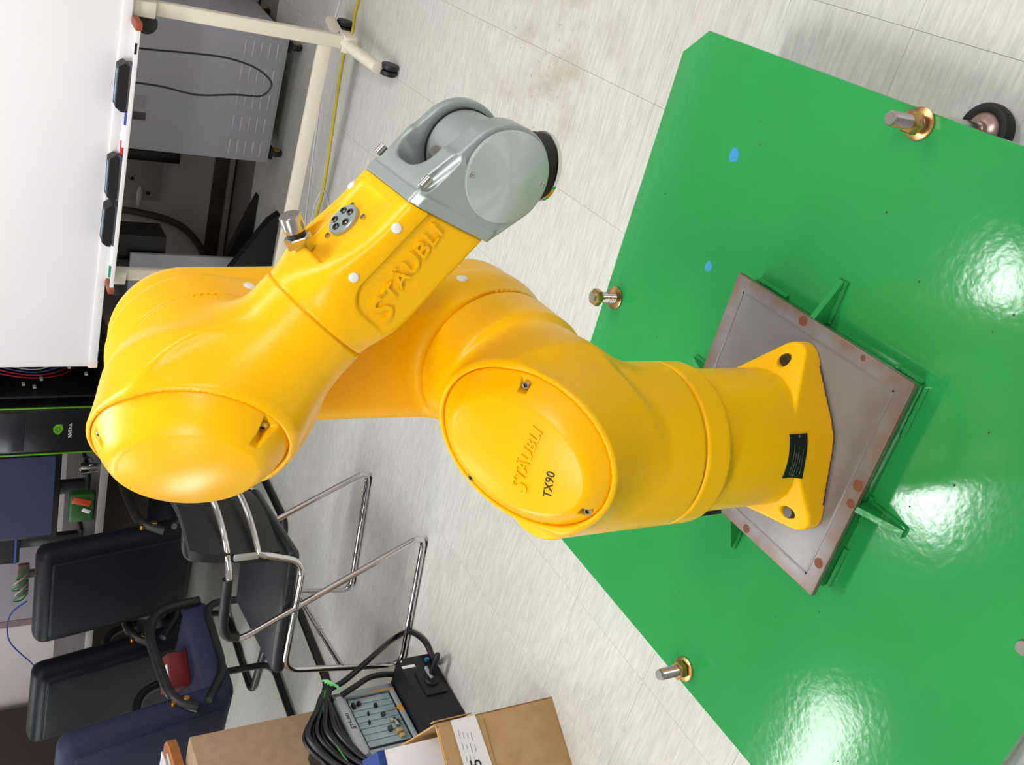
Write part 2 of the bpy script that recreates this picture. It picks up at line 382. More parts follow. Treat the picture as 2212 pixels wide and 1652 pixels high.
# ------------------------------------------------------------------ mobile platform
DZ = -.045
plat = thing('mobile_platform', 'glossy green steel plate on castors carrying the yellow robot', 'platform', tuple(pl(0, 0, ZF)))
deck_poly = [(-.585 + .05, -.541), (.542, -.541), (.542, .519), (.491, .572), (-.535, .572), (-.585, .522), (-.585, -.491)]
MB().prism(deck_poly, pl(0, 0, DZ - .012), E1, E2, .012).build('deck', green, plat, smooth=0)
fr = MB()
for a, b, s in ((0, -.30, (.9, .06)), (0, .30, (.9, .06)), (-.36, 0, (.06, .62)), (.36, 0, (.06, .62))):
    fr.box(pl(a, b, DZ - .042), (s[0], s[1], .06), RE, .004)
fr.build('under_frame', green, plat)
hs = .1967
rustm = mat('bare_rusty_steel', (136, 134, 133), .34, .4, var=(7, (116, 102, 92), .45, .75), bump=(90, .08, .001))
def rust_rim(m):
    nt = m.node_tree; L = nt.links.new; b = nt.nodes['Principled BSDF']; g = nt.nodes.new('ShaderNodeNewGeometry'); ab = []
    for e_ in (E1, E2):
        dp = nt.nodes.new('ShaderNodeVectorMath'); dp.operation = 'DOT_PRODUCT'; dp.inputs[1].default_value = tuple(e_); L(g.outputs['Position'], dp.inputs[0])
        sb_ = nt.nodes.new('ShaderNodeMath'); sb_.operation = 'SUBTRACT'; sb_.inputs[1].default_value = float(PO @ e_); L(dp.outputs['Value'], sb_.inputs[0])
        k = nt.nodes.new('ShaderNodeMath'); k.operation = 'ABSOLUTE'; L(sb_.outputs[0], k.inputs[0]); ab.append(k)
    mx = nt.nodes.new('ShaderNodeMath'); mx.operation = 'MAXIMUM'; L(ab[0].outputs[0], mx.inputs[0]); L(ab[1].outputs[0], mx.inputs[1])
    n = nt.nodes.new('ShaderNodeTexNoise'); n.inputs['Scale'].default_value = 26; n.inputs['Detail'].default_value = 5; L(g.outputs['Position'], n.inputs['Vector'])
    ad = nt.nodes.new('ShaderNodeMath'); ad.operation = 'MULTIPLY_ADD'; ad.inputs[1].default_value = .07; L(n.outputs['Fac'], ad.inputs[0]); L(mx.outputs[0], ad.inputs[2])
    r = nt.nodes.new('ShaderNodeMapRange'); r.inputs[1].default_value = .207; r.inputs[2].default_value = .236; r.inputs[4].default_value = .75; L(ad.outputs[0], r.inputs[0])
    src = b.inputs['Base Color'].links[0].from_socket
    x = nt.nodes.new('ShaderNodeMix'); x.data_type = 'RGBA'; x.inputs[7].default_value = lin((126, 94, 72)); L(r.outputs[0], x.inputs[0]); L(src, x.inputs[6]); L(x.outputs[2], b.inputs['Base Color'])
rust_rim(rustm)
rs = MB().box(pl(0, 0, -.0235), (2 * hs - .018, 2 * hs - .018, .043), RE, .002); rs.build('riser_frame', green, plat)
sp = MB().box(pl(0, 0, -.005), (2 * hs, 2 * hs, .01), RE, .0015); sp.build('steel_plate', rustm, plat, label='bare steel top plate with rusty edges')
# scribed border on the steel plate and rust blots
sb = MB(); rb = MB()
for s in (-1, 1):
    sb.box(pl(0, s * (hs - .026), .0003), (2 * hs - .05, .004, .0005), RE); sb.box(pl(s * (hs - .026), 0, .0003), (.004, 2 * hs - .05, .0005), RE)
sb.build('scribed_border', mat('grey_scale', (128, 124, 124), .42, .35), plat)
for e1, e2, r in ((-.14, -.183, .009), (-.186, -.03, .008), (.012, -.186, .010), (-.02, -.188, .008), (.186, .03, .009), (.188, -.10, .005), (-.185, .06, .005)):
    rb.lathe([(r, 0), (r * .7, .0007)], pl(e1, e2, 0), None, 9)
rb.build('rust_spots', mat('rust', (112, 66, 44), .8), plat, kind='stuff')
wb = MB()
gm = MB()
def gusset(e1, e2, dx, dy):
    d = dx * E1 + dy * E2; o = pl(e1, e2, DZ)
    t = np.cross((0, 0, 1), d)
    g = MB().prism([(0, 0), (.075, 0), (.075, .008), (.006, .041), (0, .041)], o - t * .005, d, V(0, 0, 1), .010, t)
    g.build('gusset', green, plat, smooth=0)
    for s in (-1, 1):
        p = [o + d * q + t * s * .007 + V(0, 0, .003) for q in np.linspace(.002, .075, 14)]
        wb.tube(p, .0036, 6, rf=1 + .12 * rng.standard_normal(14))
gusset(hs - .008, .02, 1, 0); gusset(-.025, -hs + .008, 0, -1); gusset(-hs + .008, .016, -1, 0); gusset(-.01, hs - .008, 0, 1)
for s0, s1, fx in ((-1, -.6, 'y'), (.55, 1, 'y'), (-.3, -.05, 'y'), (.6, .98, 'x'), (-.98, -.7, 'x')):
    for sg in (-1, 1):
        q = np.linspace(s0, s1, 16) * (hs - .01)
        p = [pl(k, sg * (hs - .006), DZ + .003) if fx == 'y' else pl(sg * (hs - .006), k, DZ + .003) for k in q]
        wb.tube(p, .0038, 6, rf=1 + .12 * rng.standard_normal(16))
wb.build('weld_beads', green, plat, kind='stuff')
def bolt(e1, e2, up, low):
    """threaded stud with washer and nut; up = height above deck, low = nut height"""
    b = MB(); o = pl(e1, e2, DZ); prof = [(.0105, -.02)]
    for k in range(int(up / .0035)):
        prof += [(.0112, .0035 * k + .0005), (.0098, .0035 * k + .002)]
    prof += [(.0095, up)]
    st = b.lathe(prof, o, None, 18).build('threaded_stud', steel, plat)
    MB().lathe([(.024, 0), (.0245, .001), (.0245, .003), (.022, .004)], o, None, 28).build('washer', zinc_y, st)
    h = MB(); h.lathe([(.016, low), (.0185, low + .002), (.0185, low + .013), (.016, low + .016)], o, None, 6)
    h.build('hex_nut', zinc_y, st, smooth=20)
bolt(.522, .008, .070, .012); bolt(-.013, .539, .062, .042); bolt(-.556, .004, .066, .006); bolt(-.012, -.512, .075, .010)
bl = MB()
for e1, e2, r in (((0.361), .349, .013), (.158, .314, .010)):
    q = [(r * (1 + .12 * math.sin(3 * t)) * math.cos(t), r * (1 + .1 * math.cos(2 * t)) * math.sin(t)) for t in np.linspace(0, 2 * math.pi, 14, endpoint=False)]
    bl.prism(q, pl(e1, e2, DZ), E1, E2, .0004)
bl.build('blue_paint_marks', mat('blue_paint', (52, 140, 190), .3), plat, kind='stuff')
sc = MB()
for k in range(26):
    a = rng.uniform(-.5, .5); c = rng.uniform(-.5, .5)
    if abs(a) < .23 and abs(c) < .23: continue
    sc.lathe([(.0016 * rng.uniform(.5, 1.3), 0), (.001, .0012)], pl(a, c, DZ), None, 6)
sc.build('paint_specks', mat('brown_speck', (70, 62, 40), .6), plat, kind='stuff')
def levelling_foot(e1, e2):
    o = pl(e1, e2, ZF)
    w = MB().lathe([(.034, 0), (.042, .002), (.044, .009), (.044, .020), (.0415, .026), (.036, .0275), (.028, .025), (.028, .004)], o, None, 40).build('levelling_foot', rubber, plat)
    MB().lathe([(.029, .006), (.029, .024), (.024, .030), (.014, .034), (.012, .042), (.0004, .042)], o, None, 32, caps=False).build('metal_dome', mat('hub_metal', (170, 146, 138), .3, .6), w)
    MB().cyl(o + V(0, 0, .036), o + V(0, 0, .185), .0105, n=18).build('lower_stud', steel, w)
for q_ in ((.528, .028), (-.013, .533), (-.550, .004), (-.012, -.506)): levelling_foot(*q_)
MB().box(pl(-.235, -.485, DZ - .05), (.05, .05, .075), RE, .004).build('frame_block', mat('dark_green_black', (26, 44, 34), .5), plat)

# ------------------------------------------------------------------ industrial robot
zz = V(0, 0, 1)
a = V(-.46687, -.88432, 0); x1 = V(.88432, -.46687, 0)
P2 = .05 * x1 + .478 * zz; ud = V(-0.03052, 0.01612, 0.99940); un = np.cross(a, ud)
P3 = P2 + .425 * ud
fd = V(.70984, -.37476, -.59639); fn = V(.52740, -.27844, .80269)
LAT = .0877; A0 = P3 - LAT * a
rob = thing('industrial_robot', 'yellow six-axis robot arm with grey wrist bolted to the steel plate', 'robot', (0, 0, 0))
I3 = np.eye(3)
# --- base
def f_base(x, y, z):
    d = sd_cyl(x, y, z - .12, .111, .12, .003)
    col = sd_cyl(x, y, z - .259, .1235, .0225, .004)           # collar under the joint
    for sx in (-1, 1):
        for sy in (-1, 1):
            B = np.array((sx * .121, -.054) if sy < 0 else (sx * .066, .112)); LB = np.sqrt(B @ B); u = (x * B[0] + y * B[1]) / LB
            v = np.abs(x * B[1] - y * B[0]) / LB; sl_ = (.111 - .030) / LB; ca_ = math.sqrt(1 - sl_ * sl_)      # uneven capsule
            kk = u * ca_ - v * sl_
            d2 = np.where(kk < 0, np.sqrt(u * u + v * v) - .111, np.where(kk > ca_ * LB, np.sqrt((u - LB) ** 2 + v * v) - .030, v * ca_ + u * sl_ - .111))
            top = (z - .046 - np.clip(.1325 - u, -.05, .2) * .72) * .81
            d = np.minimum(d, smax(d2, top, .004))
    d = smin(d, col, .006)
    d = np.maximum(d, -z)
    d = np.maximum(d, -np.maximum(np.maximum(z - .0045, np.abs(x) - .110), .055 - np.abs(y)))   # shallow gap at the front and back
    for sx in (-1, 1):
        for sy in (-1, 1):
            d = smax(d, -sd_cyl(x - sx * (.121 if sy < 0 else .066), y - (-.051 if sy < 0 else .110), z - .10, .0105, .072, .001), .002)
    return d
base = sdf_obj('base', f_base, (-.17, -.13, -.006), (.17, .155, .292), .0028, (0, 0, 0), I3, yellow, rob)
MB().lathe([(.106, 0), (.106, .0042)], (0, 0, 0), None, 48).build('base_gasket', black, rob)
MB().cyl((0, 0, .279), (0, 0, .288), .119, n=64).build('joint_ring', yellow, rob)
for sx in (-1, 1):
    for sy in (-1, 1):
        MB().lathe([(.0098, .022), (.0098, .044), (.0085, .046)], (sx * (.121 if sy < 0 else .066), -.051 if sy < 0 else .110, 0), None, 16).build('mounting_screw', steel_dark, base)
# nameplate bent round the column
npm = mat('nameplate_black', (22, 28, 24), .35, .3)
th = np.linspace(math.radians(-122), math.radians(-86), 13)
NZ0, NZ1 = .066, .104
def base_r(t, z_):
    r_ = .17
    for _ in range(40): r_ -= float(f_base(r_ * math.cos(t), r_ * math.sin(t), np.float64(z_))) * .8
    return r_
mbn = MB(); vs = []; fs = []
for t in th:
    for z_, o_ in ((NZ0, 0), ((NZ0 + NZ1) / 2, 0), (NZ1, 0), (NZ1, .0014), ((NZ0 + NZ1) / 2, .0014), (NZ0, .0014)):
        r_ = base_r(t, z_) + o_; vs.append((r_ * math.cos(t), r_ * math.sin(t), z_))
for i in range(len(th) - 1):
    for j in range(6): fs.append((i * 6 + j, (i + 1) * 6 + j, (i + 1) * 6 + (j + 1) % 6, i * 6 + (j + 1) % 6))
fs += [tuple(range(6)), tuple(len(vs) - 1 - q for q in range(6))]
plate = mbn.add(vs, fs).build('nameplate', npm, rob, label='small black rating plate')
ln = MB()
for k in range(5):
    t0, t1 = (-120, -104) if k % 2 else (-119, -98)
    q = [(math.cos(math.radians(t)) * (base_r(math.radians(t), NZ0 + .008 + k * .005) + .0015), math.sin(math.radians(t)) * (base_r(math.radians(t), NZ0 + .008 + k * .005) + .0015), NZ0 + .008 + k * .005) for t in np.linspace(t0, t1 + k, 6)]
    ln.tube(q, .0005, 4)
ln.build('print_lines', mat('dim_print', (70, 78, 72), .5), plate)
for t in (-119.5, -88):
    d_ = V(math.cos(math.radians(t)), math.sin(math.radians(t)), 0)
    NR = base_r(math.radians(t), .085)
    MB().cyl(d_ * NR + V(0, 0, .085), d_ * (NR + .0026) + V(0, 0, .085), .0021, n=12).build('rivet', steel, plate)
# plugs at the back left of the base
MB().box((-.108, .035, .142), (.034, .022, .055), None, .003).build('cable_gland', black, rob)
MB().cyl((-.104, .035, .168), (-.104, .035, .192), .010, n=16, bev=.003).cyl((-.119, .035, .164), (-.119, .035, .169), .009, n=12).build('air_fitting', steel, rob)

# --- shoulder (frame x1, a, z)
RS = np.stack([x1, a, zz], 1)
if np.linalg.det(RS) < 0: pass
SHC = V(.01069, -.04225, .53712); SHN = V(-.26810, -.40082, .87605); SHM = V(.48706, .72818, .48222); SHX = V(.83120, -.55597, 0)
toL = lambda v: RS.T @ v
sc_, sn_, sm_, sx_ = map(toL, (SHC, SHN, SHM, SHX))
def proj_l(x, y, z, c, v): return (x - c[0]) * v[0] + (y - c[1]) * v[1] + (z - c[2]) * v[2]
def f_shoulder(x, y, z):
    col = sd_cyl(x, y, z - .385, .1235, .1, .003)
    hz = sd_cyl(x - .05, z - .478, y + .0925, .1105, .0875, .006)
    rim = sd_cyl(x - .05, z - .478, y + .137, .1165, .041, .008)      # thicker collar by the arm joint
    q0, q1, h = proj_l(x, y, z, sc_, sx_), proj_l(x, y, z, sc_, sm_), proj_l(x, y, z, sc_, sn_)
    e = sd_ell(q0, q1, h + .055, .1105, .139, .058, .006)
    d = smin(col, hz, .055); d = smin(d, e, .035); d = smin(d, rim, .012)
    d = smax(d, -sd_ell(q0, q1, h - .008, .1035, .132, .012), .002)     # seat of the cover
    d = np.maximum(d, .2855 - z)
    return d
shoulder = sdf_obj('shoulder', f_shoulder, (-.14, -.19, .28), (.18, .16, .68), .003, (0, 0, 0), RS, yellow, rob)
def make_cover(name, C, X, Mv, Nn, rx, ry, px, py, H, dome, off, screws, parent, lab):
    """dome cover: rim ellipse rx,ry, raised plateau px,py (offset off) at height H"""
    def hgt(u, v):
        k = np.sqrt((u / rx) ** 2 + (v / ry) ** 2); pu, pv = u - off[0], v - off[1]
        kp = np.sqrt((pu / px) ** 2 + (pv / py) ** 2)
        t = np.clip((1 - k) / np.maximum(1 - k + np.maximum(kp - 1, 0) * .75, 1e-4), 0, 1)
        sl = H * (1 - (1 - t) ** 1.7)
        pl_ = H + dome * np.clip(1 - kp * kp, -1, 1)
        return np.where(kp < 1, pl_, sl)
    def f(u, v, w):
        k = np.sqrt((u / rx) ** 2 + (v / ry) ** 2) + 1e-6
        g = np.sqrt((u / rx ** 2) ** 2 + (v / ry ** 2) ** 2) + 1e-4
        side = k * (k - 1) / g
        d = np.maximum(np.maximum((w - hgt(u, v)) * .72, side), -.006 - w)
        for su, sv in screws:
            rr = math.hypot(su, sv); du, dv = su / rr, sv / rr
            al = (u - su) * du + (v - sv) * dv; ac = -(u - su) * dv + (v - sv) * du
            pk = np.maximum(np.maximum(np.abs(ac) - (.0062 + np.clip(-al * .0, 0, 1) + np.maximum(al, 0) * .45), -.0075 - al), .004 - w)
            d = np.maximum(d, -pk)
        return d
    cv = sdf_obj(name, f, (-rx - .006, -ry - .006, -.01), (rx + .006, ry + .006, H + dome + .008), .0021, C, np.stack([X, Mv, Nn], 1), yellow, rob, label=lab)
    for su, sv in screws:
        o = C + X * su + Mv * sv + Nn * .004
        s = MB().lathe([(.0052, 0), (.0055, .006), (.0047, .0072), (.0028, .0072), (.0026, .004)], o, np.stack([X, Mv, Nn], 1), 20).build('socket_screw', steel, cv)
        MB().lathe([(.0025, .0042), (.0025, .0046)], o, np.stack([X, Mv, Nn], 1), 6).build('hex_socket', black, s)
    return cv
cov1 = make_cover('shoulder_cover', SHC, SHX, SHM, SHN, .1025, .131, .066, .0985, .030, .008, (0, -.006), [(.088, .022), (-.029, -.117), (-.082, .055)], rob, 'domed oval cover with raised lettering')
def staubli(o, ex, ey, size, depth, parent, m, sh=.18, cf=None):
    text('S', 'lettering', size * 1.6, depth, o + ey * (-size * .36), ex, ey, m, parent, sh, off=size * .012, conform=cf)
    return text('TÄUBLI', 'lettering', size, depth, o + ex * size * .86, ex, ey, m, parent, sh, space=1.07, width=1.05, off=size * .012, conform=cf)
def on_plateau(w):
    u, v = (w - SHC) @ SHX, (w - SHC) @ SHM
    return w + SHN * (.008 * (1 - (u / .066) ** 2 - ((v + .006) / .0985) ** 2))[:, None]
staubli(SHC + SHX * -.042 + SHM * -.030 + SHN * .0302, SHX, SHM, .0215, .0022, cov1, yellow, cf=on_plateau)
cx8, sx8 = math.cos(.16), math.sin(.16)
text('TX90', 'model_lettering', .0165, .0007, SHC + SHX * -.026 + SHM * -.072 + SHN * .0302, SHX * cx8 + SHM * sx8, SHM * cx8 - SHX * sx8, ink, cov1, 0, space=1.05, conform=on_plateau, label='black printed model lettering')

# --- upper arm (frame un, ud, a at P2)
RA = np.stack([un, ud, a], 1)
def f_arm(w, l, y):
    t = np.clip(l / .425, 0, 1)
    wd = .1195 - .019 * t - .004 * np.maximum(np.sin(t * math.pi), 0)
    d2 = np.sqrt(w * w + (l - t * .425) ** 2) - wd
    mid = -.264; hh = .074; rd = .044
    dy = np.abs(y - mid) - (hh - rd); dr = d2 + rd
    d = np.minimum(np.maximum(dr, dy), 0) + np.sqrt(np.maximum(dr, 0) ** 2 + np.maximum(dy, 0) ** 2) - rd
    for l0, r0 in ((0., .1165), (.425, .1125)):
        d = smin(d, sd_cyl(w, l - l0, y + .2155, r0, .0312, .003), .020)
        d = np.minimum(d, sd_cyl(w, l - l0, y + .19, .1, .016))
    return d
arm = sdf_obj('upper_arm', f_arm, (-.14, -.14, -.35), (.14, .565, -.165), .0033, P2, RA, yellow, rob)
def on_surf(f, O, R, start, dirv, n=60):
    """march from start (local) along dirv to the surface, returns world point and normal"""
    p = np.array(start, float); dirv = nrm(dirv)
    for _ in range(n):
        p = p + dirv * float(f(p[0], p[1], p[2])) * .8
    e = 1e-3; g = np.array([f(*(p + e * q)) - f(*(p - e * q)) for q in np.eye(3)], float)
    return O + R @ p, nrm(R @ g)
def plug(f, O, R, start, dirv, parent, r=.0085):
    p, nr = on_surf(f, O, R, start, dirv)
    MB().lathe([(r, -.004), (r, .0006), (r * .86, .0018), (r * .5, .0024), (.0005, .0026)], p, frame_from(nr), 22).build('hole_plug', white_cap, parent, label='white plastic hole plug')
plug(f_arm, P2, RA, (-.3, .365, -.225), (1, 0, 0), arm); plug(f_arm, P2, RA, (-.3, .050, -.225), (1, 0, 0), arm)

# --- elbow (frame fd, a, fn at P3)
RF = np.stack([fd, a, fn], 1); toF = lambda v: RF.T @ v
ELC = V(.03304, .08572, .94003); ELN = V(-.80829, -.45549, .37308); ELM = V(-.26174, .84558, .46529)
RP = P3
ec, en, em = toF(ELC - RP), toF(ELN), toF(ELM)
def f_elbow(s, y, n):
    tb = sd_cyl(y + LAT, n, s - .074, .0735 + np.clip(.12 - s, 0, .2) * .12, .090, .0015)
    hz = sd_cyl(s, n, y + .130, .1135, .0525, .003)
    q0, q1, h = proj_l(s, y, n, ec, V(0, 0, 1)), proj_l(s, y, n, ec, em), proj_l(s, y, n, ec, en)
    e = sd_ell(q0, q1, h + .034, .1095, .1405, .036, .006)
    e2 = sd_ell(q0, q1, h + .045, .090, .115, .045, .02)
    d = smin(tb, hz, .034); d = smax(d, h + .004, .022); d = smin(d, smin(e, e2, .01), .030)
    d = smax(d, -sd_ell(q0, q1, h - .008, .1035, .1345, .012), .0015)
    d = np.maximum(d, -.1820 - y); d = np.maximum(d, s - .1590)
    return d
elbow = sdf_obj('elbow', f_elbow, (-.185, -.19, -.14), (.175, .12, .14), .003, RP, RF, yellow, rob)
cov2 = make_cover('elbow_cover', ELC, fn, ELM, ELN, .1025, .1335, .068, .094, .042, .013, (-.004, -.004), [(.074, .070), (-.009, -.117), (-.074, .082)], rob, 'domed oval cover on the elbow')
MB().cyl(A0 + fd * .150, A0 + fd * .168, .0705, n=64).build('forearm_joint_ring', yellow, rob)

for C_, r_, th0 in ((P2, .1168, 4), (P3, .1138, 8)):
    mk = MB()
    for k in range(4):
        t = math.radians(th0 + 4.2 * (k - 1.5)); d_ = x1 * math.cos(t) + zz * math.sin(t)
        mk.box(C_ - .1775 * a + d_ * r_, (.004, .0045, .0045), np.stack([np.cross(a, d_), a, d_], 1), .001, 1)
    mk.build('zero_marks', yellow, rob)
# --- forearm (frame fd, a, fn at A0)
HW = .075
def f_fore(s, y, n):
    t = np.clip((s - .162) / .13, 0, 1); t = t * t * (3 - 2 * t)
    ex = 2 + 7 * t; nc = n + .004 * t
    hw = .0728 * (1 - t) + HW * t; hn = .0728 * (1 - t) + .056 * t
    k = (np.abs(y / hw) ** ex + np.abs(nc / hn) ** ex) ** (1 / ex)
    d = (k - 1) * np.minimum(hw, hn) * .85
    d = smax(d, .1603 - s, .0012)
    d = smax(d, (s - .336 + (n - .034) * .30) * .958, .002)
    qs, qn = np.abs(s - .305) - (.104 - .030), np.abs(n + .022) - (.046 - .030)     # recess for the lettering, round in plan
    p2 = np.minimum(np.maximum(qs, qn), 0) + np.sqrt(np.maximum(qs, 0) ** 2 + np.maximum(qn, 0) ** 2) - .030
    d = smax(d, -smax(p2, HW - .0055 - y, .002), .004)
    tp = sd_box(s - .264, y + .004, n - .066, .052, .044, .0165, .006)        # flat for the air ports
    d = smax(d, -tp, .004)
    return d
fore = sdf_obj('forearm', f_fore, (.153, -.085, -.085), (.375, .085, .085), .0024, A0, RF, yellow, rob)
tx = nrm(V(.115, 0, .017)); TX = fd * tx[0] + fn * tx[2]; TY = fn * tx[0] - fd * tx[2]
staubli(A0 + fd * .2085 + fn * -.0255 + a * (HW - .0055), TX, TY, .0285, .0034, fore, yellow)
plug(f_fore, A0, RF, (.300, .26, .205), (0, -.75, -.65), fore, .0062); plug(f_fore, A0, RF, (.226, .27, .21), (0, -.75, -.65), fore, .0062); plug(f_fore, A0, RF, (.304, -.064, .2), (0, .02, -1), fore, .0062)
vo = A0 + fd * .266 + a * -.012 + fn * .0495
vpo = MB().lathe([(.0205, -.001), (.0215, .001), (.0215, .005), (.0205, .006)], vo, np.stack([fd, np.cross(fn, fd), fn], 1), 40).build('valve_plate', alum, fore, label='round grey air port plate')
for k in range(5):
    t = math.radians(72 * k + 20); o = vo + (fd * math.cos(t) + a * math.sin(t)) * .0125 + fn * .0055
    MB().lathe([(.0048, 0), (.0048, .0018), (.0036, .003), (.0022, .003), (.002, .001)], o, frame_from(fn), 16).build('air_port', steel_dark, vpo)
for ds, da in ((.020, -.013), (.018, .026), (-.027, -.006)):
    o = vo + fd * ds + a * da
    MB().lathe([(.0036, -.003), (.0036, .0028), (.002, .0028), (.002, .0012)], o, frame_from(fn), 14).build('socket_screw', steel, fore)
co, cn = on_surf(f_fore, A0, RF, (.209, -.026, .2), (0, .02, -1)); cax = nrm(fn * .89 + fd * .44)
Rc = frame_from(cax)
cm = MB().lathe([(.0150, -.008), (.0150, .004), (.0165, .005), (.0165, .011), (.015, .0125)], co, Rc, 6).build('connector_nut', steel, fore, smooth=20)
MB().lathe([(.0112, .012), (.0112, .018), (.0105, .0185)], co, Rc, 28).build('connector_collar', black, cm)
MB().lathe([(.0115, .0180), (.0132, .0195), (.0132, .038), (.0120, .0396), (.0, .0397)], co, Rc, 32, caps=False).build('connector_cap', steel, cm, label='steel connector cap')

# --- wrist (frame fd, a, fn at A0)
JS, JN, JR = .434, -.017, .0605
def f_wrist(s, y, n):
    q = s + (n - .034) * .30                                    # the joint face to the forearm is slanted
    blk = sd_box(s - .372, y, n + .004, .036, HW - .004, .0525, .005)
    blk = smax(blk, np.abs(y) * .70 + n * .714 - .0795, .003)
    dd = sd_cap(s, n, 0 * y, (.362, -.004, 0), (JS, JN, 0), .0555, JR)
    sh = np.maximum(n - .010, 0) * .16 + np.maximum(s - .42, 0) * .05
    pr = smax(dd, np.abs(y) - (HW - .0025 - sh), .003)
    d = smin(blk, pr, .008)
    bowl = np.sqrt(np.maximum(.396 - s, 0) ** 2 * 1.2 + np.maximum(np.abs(y + .009) - .010, 0) ** 2) - .032
    bowl = np.where(s < .396, bowl, np.abs(y + .009) - .042)
    d = smax(d, -bowl, .003)
    st = np.maximum(sd_box(s - .35, y, n + .004, .045, HW + .0002, .056, .003), q - .3525)
    st = smax(st, np.abs(y) * .70 + n * .714 - .0825, .002)
    d = np.minimum(d, st)
    d = np.maximum(d, .3365 - q)
    for sy in (-1, 1):                                          # screw pockets running forward from the flange
        pk = sd_cap(s, y, n, (.3605, sy * .0670, .053), (.43, sy * .083, .053), .0108, .0165)
        d = smax(d, -pk, .0006)
    return d
wrist = sdf_obj('wrist', f_wrist, (.325, -.082, -.085), (.502, .082, .07), .0019, A0, RF, alum, rob, label='grey metal wrist fork')
Wp = lambda s, y, n: A0 + fd * s + a * y + fn * n
for sy in (-1, 1):
    MB().lathe([(.0055, -.006), (.0055, .007), (.0048, .0078)], Wp(.360, sy * .0665, .0525), frame_from(fd), 16).build('socket_screw', steel, wrist)
capm = bpy.data.materials.new('turned_aluminium'); capm.use_nodes = True
nt = capm.node_tree; b_ = nt.nodes['Principled BSDF']; b_.inputs['Base Color'].default_value = lin((196, 206, 203)); b_.inputs['Metallic'].default_value = .5
b_.inputs['Roughness'].default_value = .42; b_.inputs['Anisotropic'].default_value = .9
tg_ = nt.nodes.new('ShaderNodeTangent'); tg_.direction_type = 'RADIAL'; tg_.axis = 'Z'; nt.links.new(tg_.outputs[0], b_.inputs['Tangent'])
def disc(name, o, axis, prof, m, parent, n=64):
    """turned part with its own axis frame, so brushed rings follow it"""
    R = frame_from(axis); ob = MB().lathe(prof, (0, 0, 0), None, n).build(name, m, parent, local=True)
    Mx = Matrix.Identity(4)
    for i in range(3):
        for j in range(3): Mx[j][i] = R[j, i]
    for j in range(3): Mx[j][3] = (o - root_off(parent))[j]
    ob.matrix_local = Mx
    return ob
for sy in (1, -1):
    cp = disc('joint_cap', Wp(JS, sy * .0715, JN), a * sy, [(.0555, 0), (.0555, .0048), (.0545, .0056), (.0004, .0056)], capm, wrist)
    if sy > 0:
        for ds, dn in ((-.030, .039), (.027, -.041)):
            MB().lathe([(.0032, -.001), (.0032, .0010), (.0024, .0016), (.0012, .0016), (.0011, .0004)], Wp(JS + ds, .0771, JN + dn), frame_from(a), 16).build('cap_screw', steel, wrist)
# joint 5 barrel between the prongs; tool flange pointing down
J5 = Wp(JS, 0, JN); FLD = nrm(fd * .60 - fn * .80)
RT = np.stack([nrm(np.cross(a, FLD)), a, FLD], 1); RT[:, 0] = np.cross(RT[:, 1], RT[:, 2])
def f_tool(x, y, z):
    d = sd_cyl(x, z, y + .009, .050, .0395, .003)                      # barrel along the joint axis
    return smin(d, sd_cyl(x, y, z - .042, .040, .03, .003), .012)
tool = sdf_obj('tool_body', f_tool, (-.058, -.048, -.058), (.058, .048, .08), .0024, J5, RT, alum, rob)
MB().lathe([(.036, .058), (.0425, .060), (.0425, .088), (.0405, .090)], J5, RT, 48).build('seal_ring', rubber, tool, label='black rubber seal ring')
MB().lathe([(.041, .0885), (.0445, .0895), (.0445, .0945), (.043, .0958), (.02, .0958), (.02, .09)], J5, RT, 48).build('tool_flange', chrome, tool, label='bright steel tool flange')
MB().cyl(Wp(.402, -.016, .022), Wp(.402, .016, .022), .0105, n=20, bev=.001).build('stop_pin', steel, wrist)
MB().lathe([(.0505, -.0440), (.052, -.0445), (.052, -.0465), (.0505, -.047)], J5, frame_from(a), 48).build('seal_lip', rubber, tool)
MB().cyl(Wp(.338, .045, -.0625), Wp(.352, .045, -.0625), .0042, n=12, bev=.0008).build('socket_screw', steel, wrist)

# ------------------------------------------------------------------ whiteboard on its stand
WL = V(1.33, 2.12, ZF); Fb = nrm((-.586, -.81, 0)); Wb = nrm((-.81, .586, 0)); RWB = np.stack([Wb, -Fb, V(0, 0, 1)], 1)
if np.linalg.det(RWB) < 0: RWB[:, 1] *= -1
def wp(w, off, h): return WL + w * Wb + off * Fb + V(0, 0, h)
wbd = thing('whiteboard', 'large white board on a cream rolling stand behind the robot', 'whiteboard', tuple(wp(.49, 0, 0)))
enam = mat('white_enamel', (242, 240, 243), .18, spec=.5)
MB().box(wp(.49, .05, 1.36), (1.69, .016, 1.0), RWB, .002).build('board_panel', enam, wbd)
MB().box(wp(.49, .052, .853), (1.728, .030, .030), RWB, .003).build('bottom_rail', white_alu, wbd)
MB().box(wp(.49, .052, 1.875), (1.728, .030, .030), RWB, .003).build('top_rail', white_alu, wbd)
for w_ in (-.365, 1.343): MB().box(wp(w_, .052, 1.364), (.022, .030, 1.04), RWB, .003).build('side_rail', white_alu, wbd)
MB().box(wp(1.343, .052, .853), (.034, .034, .034), RWB, .004).build('corner_cap', cream, wbd)
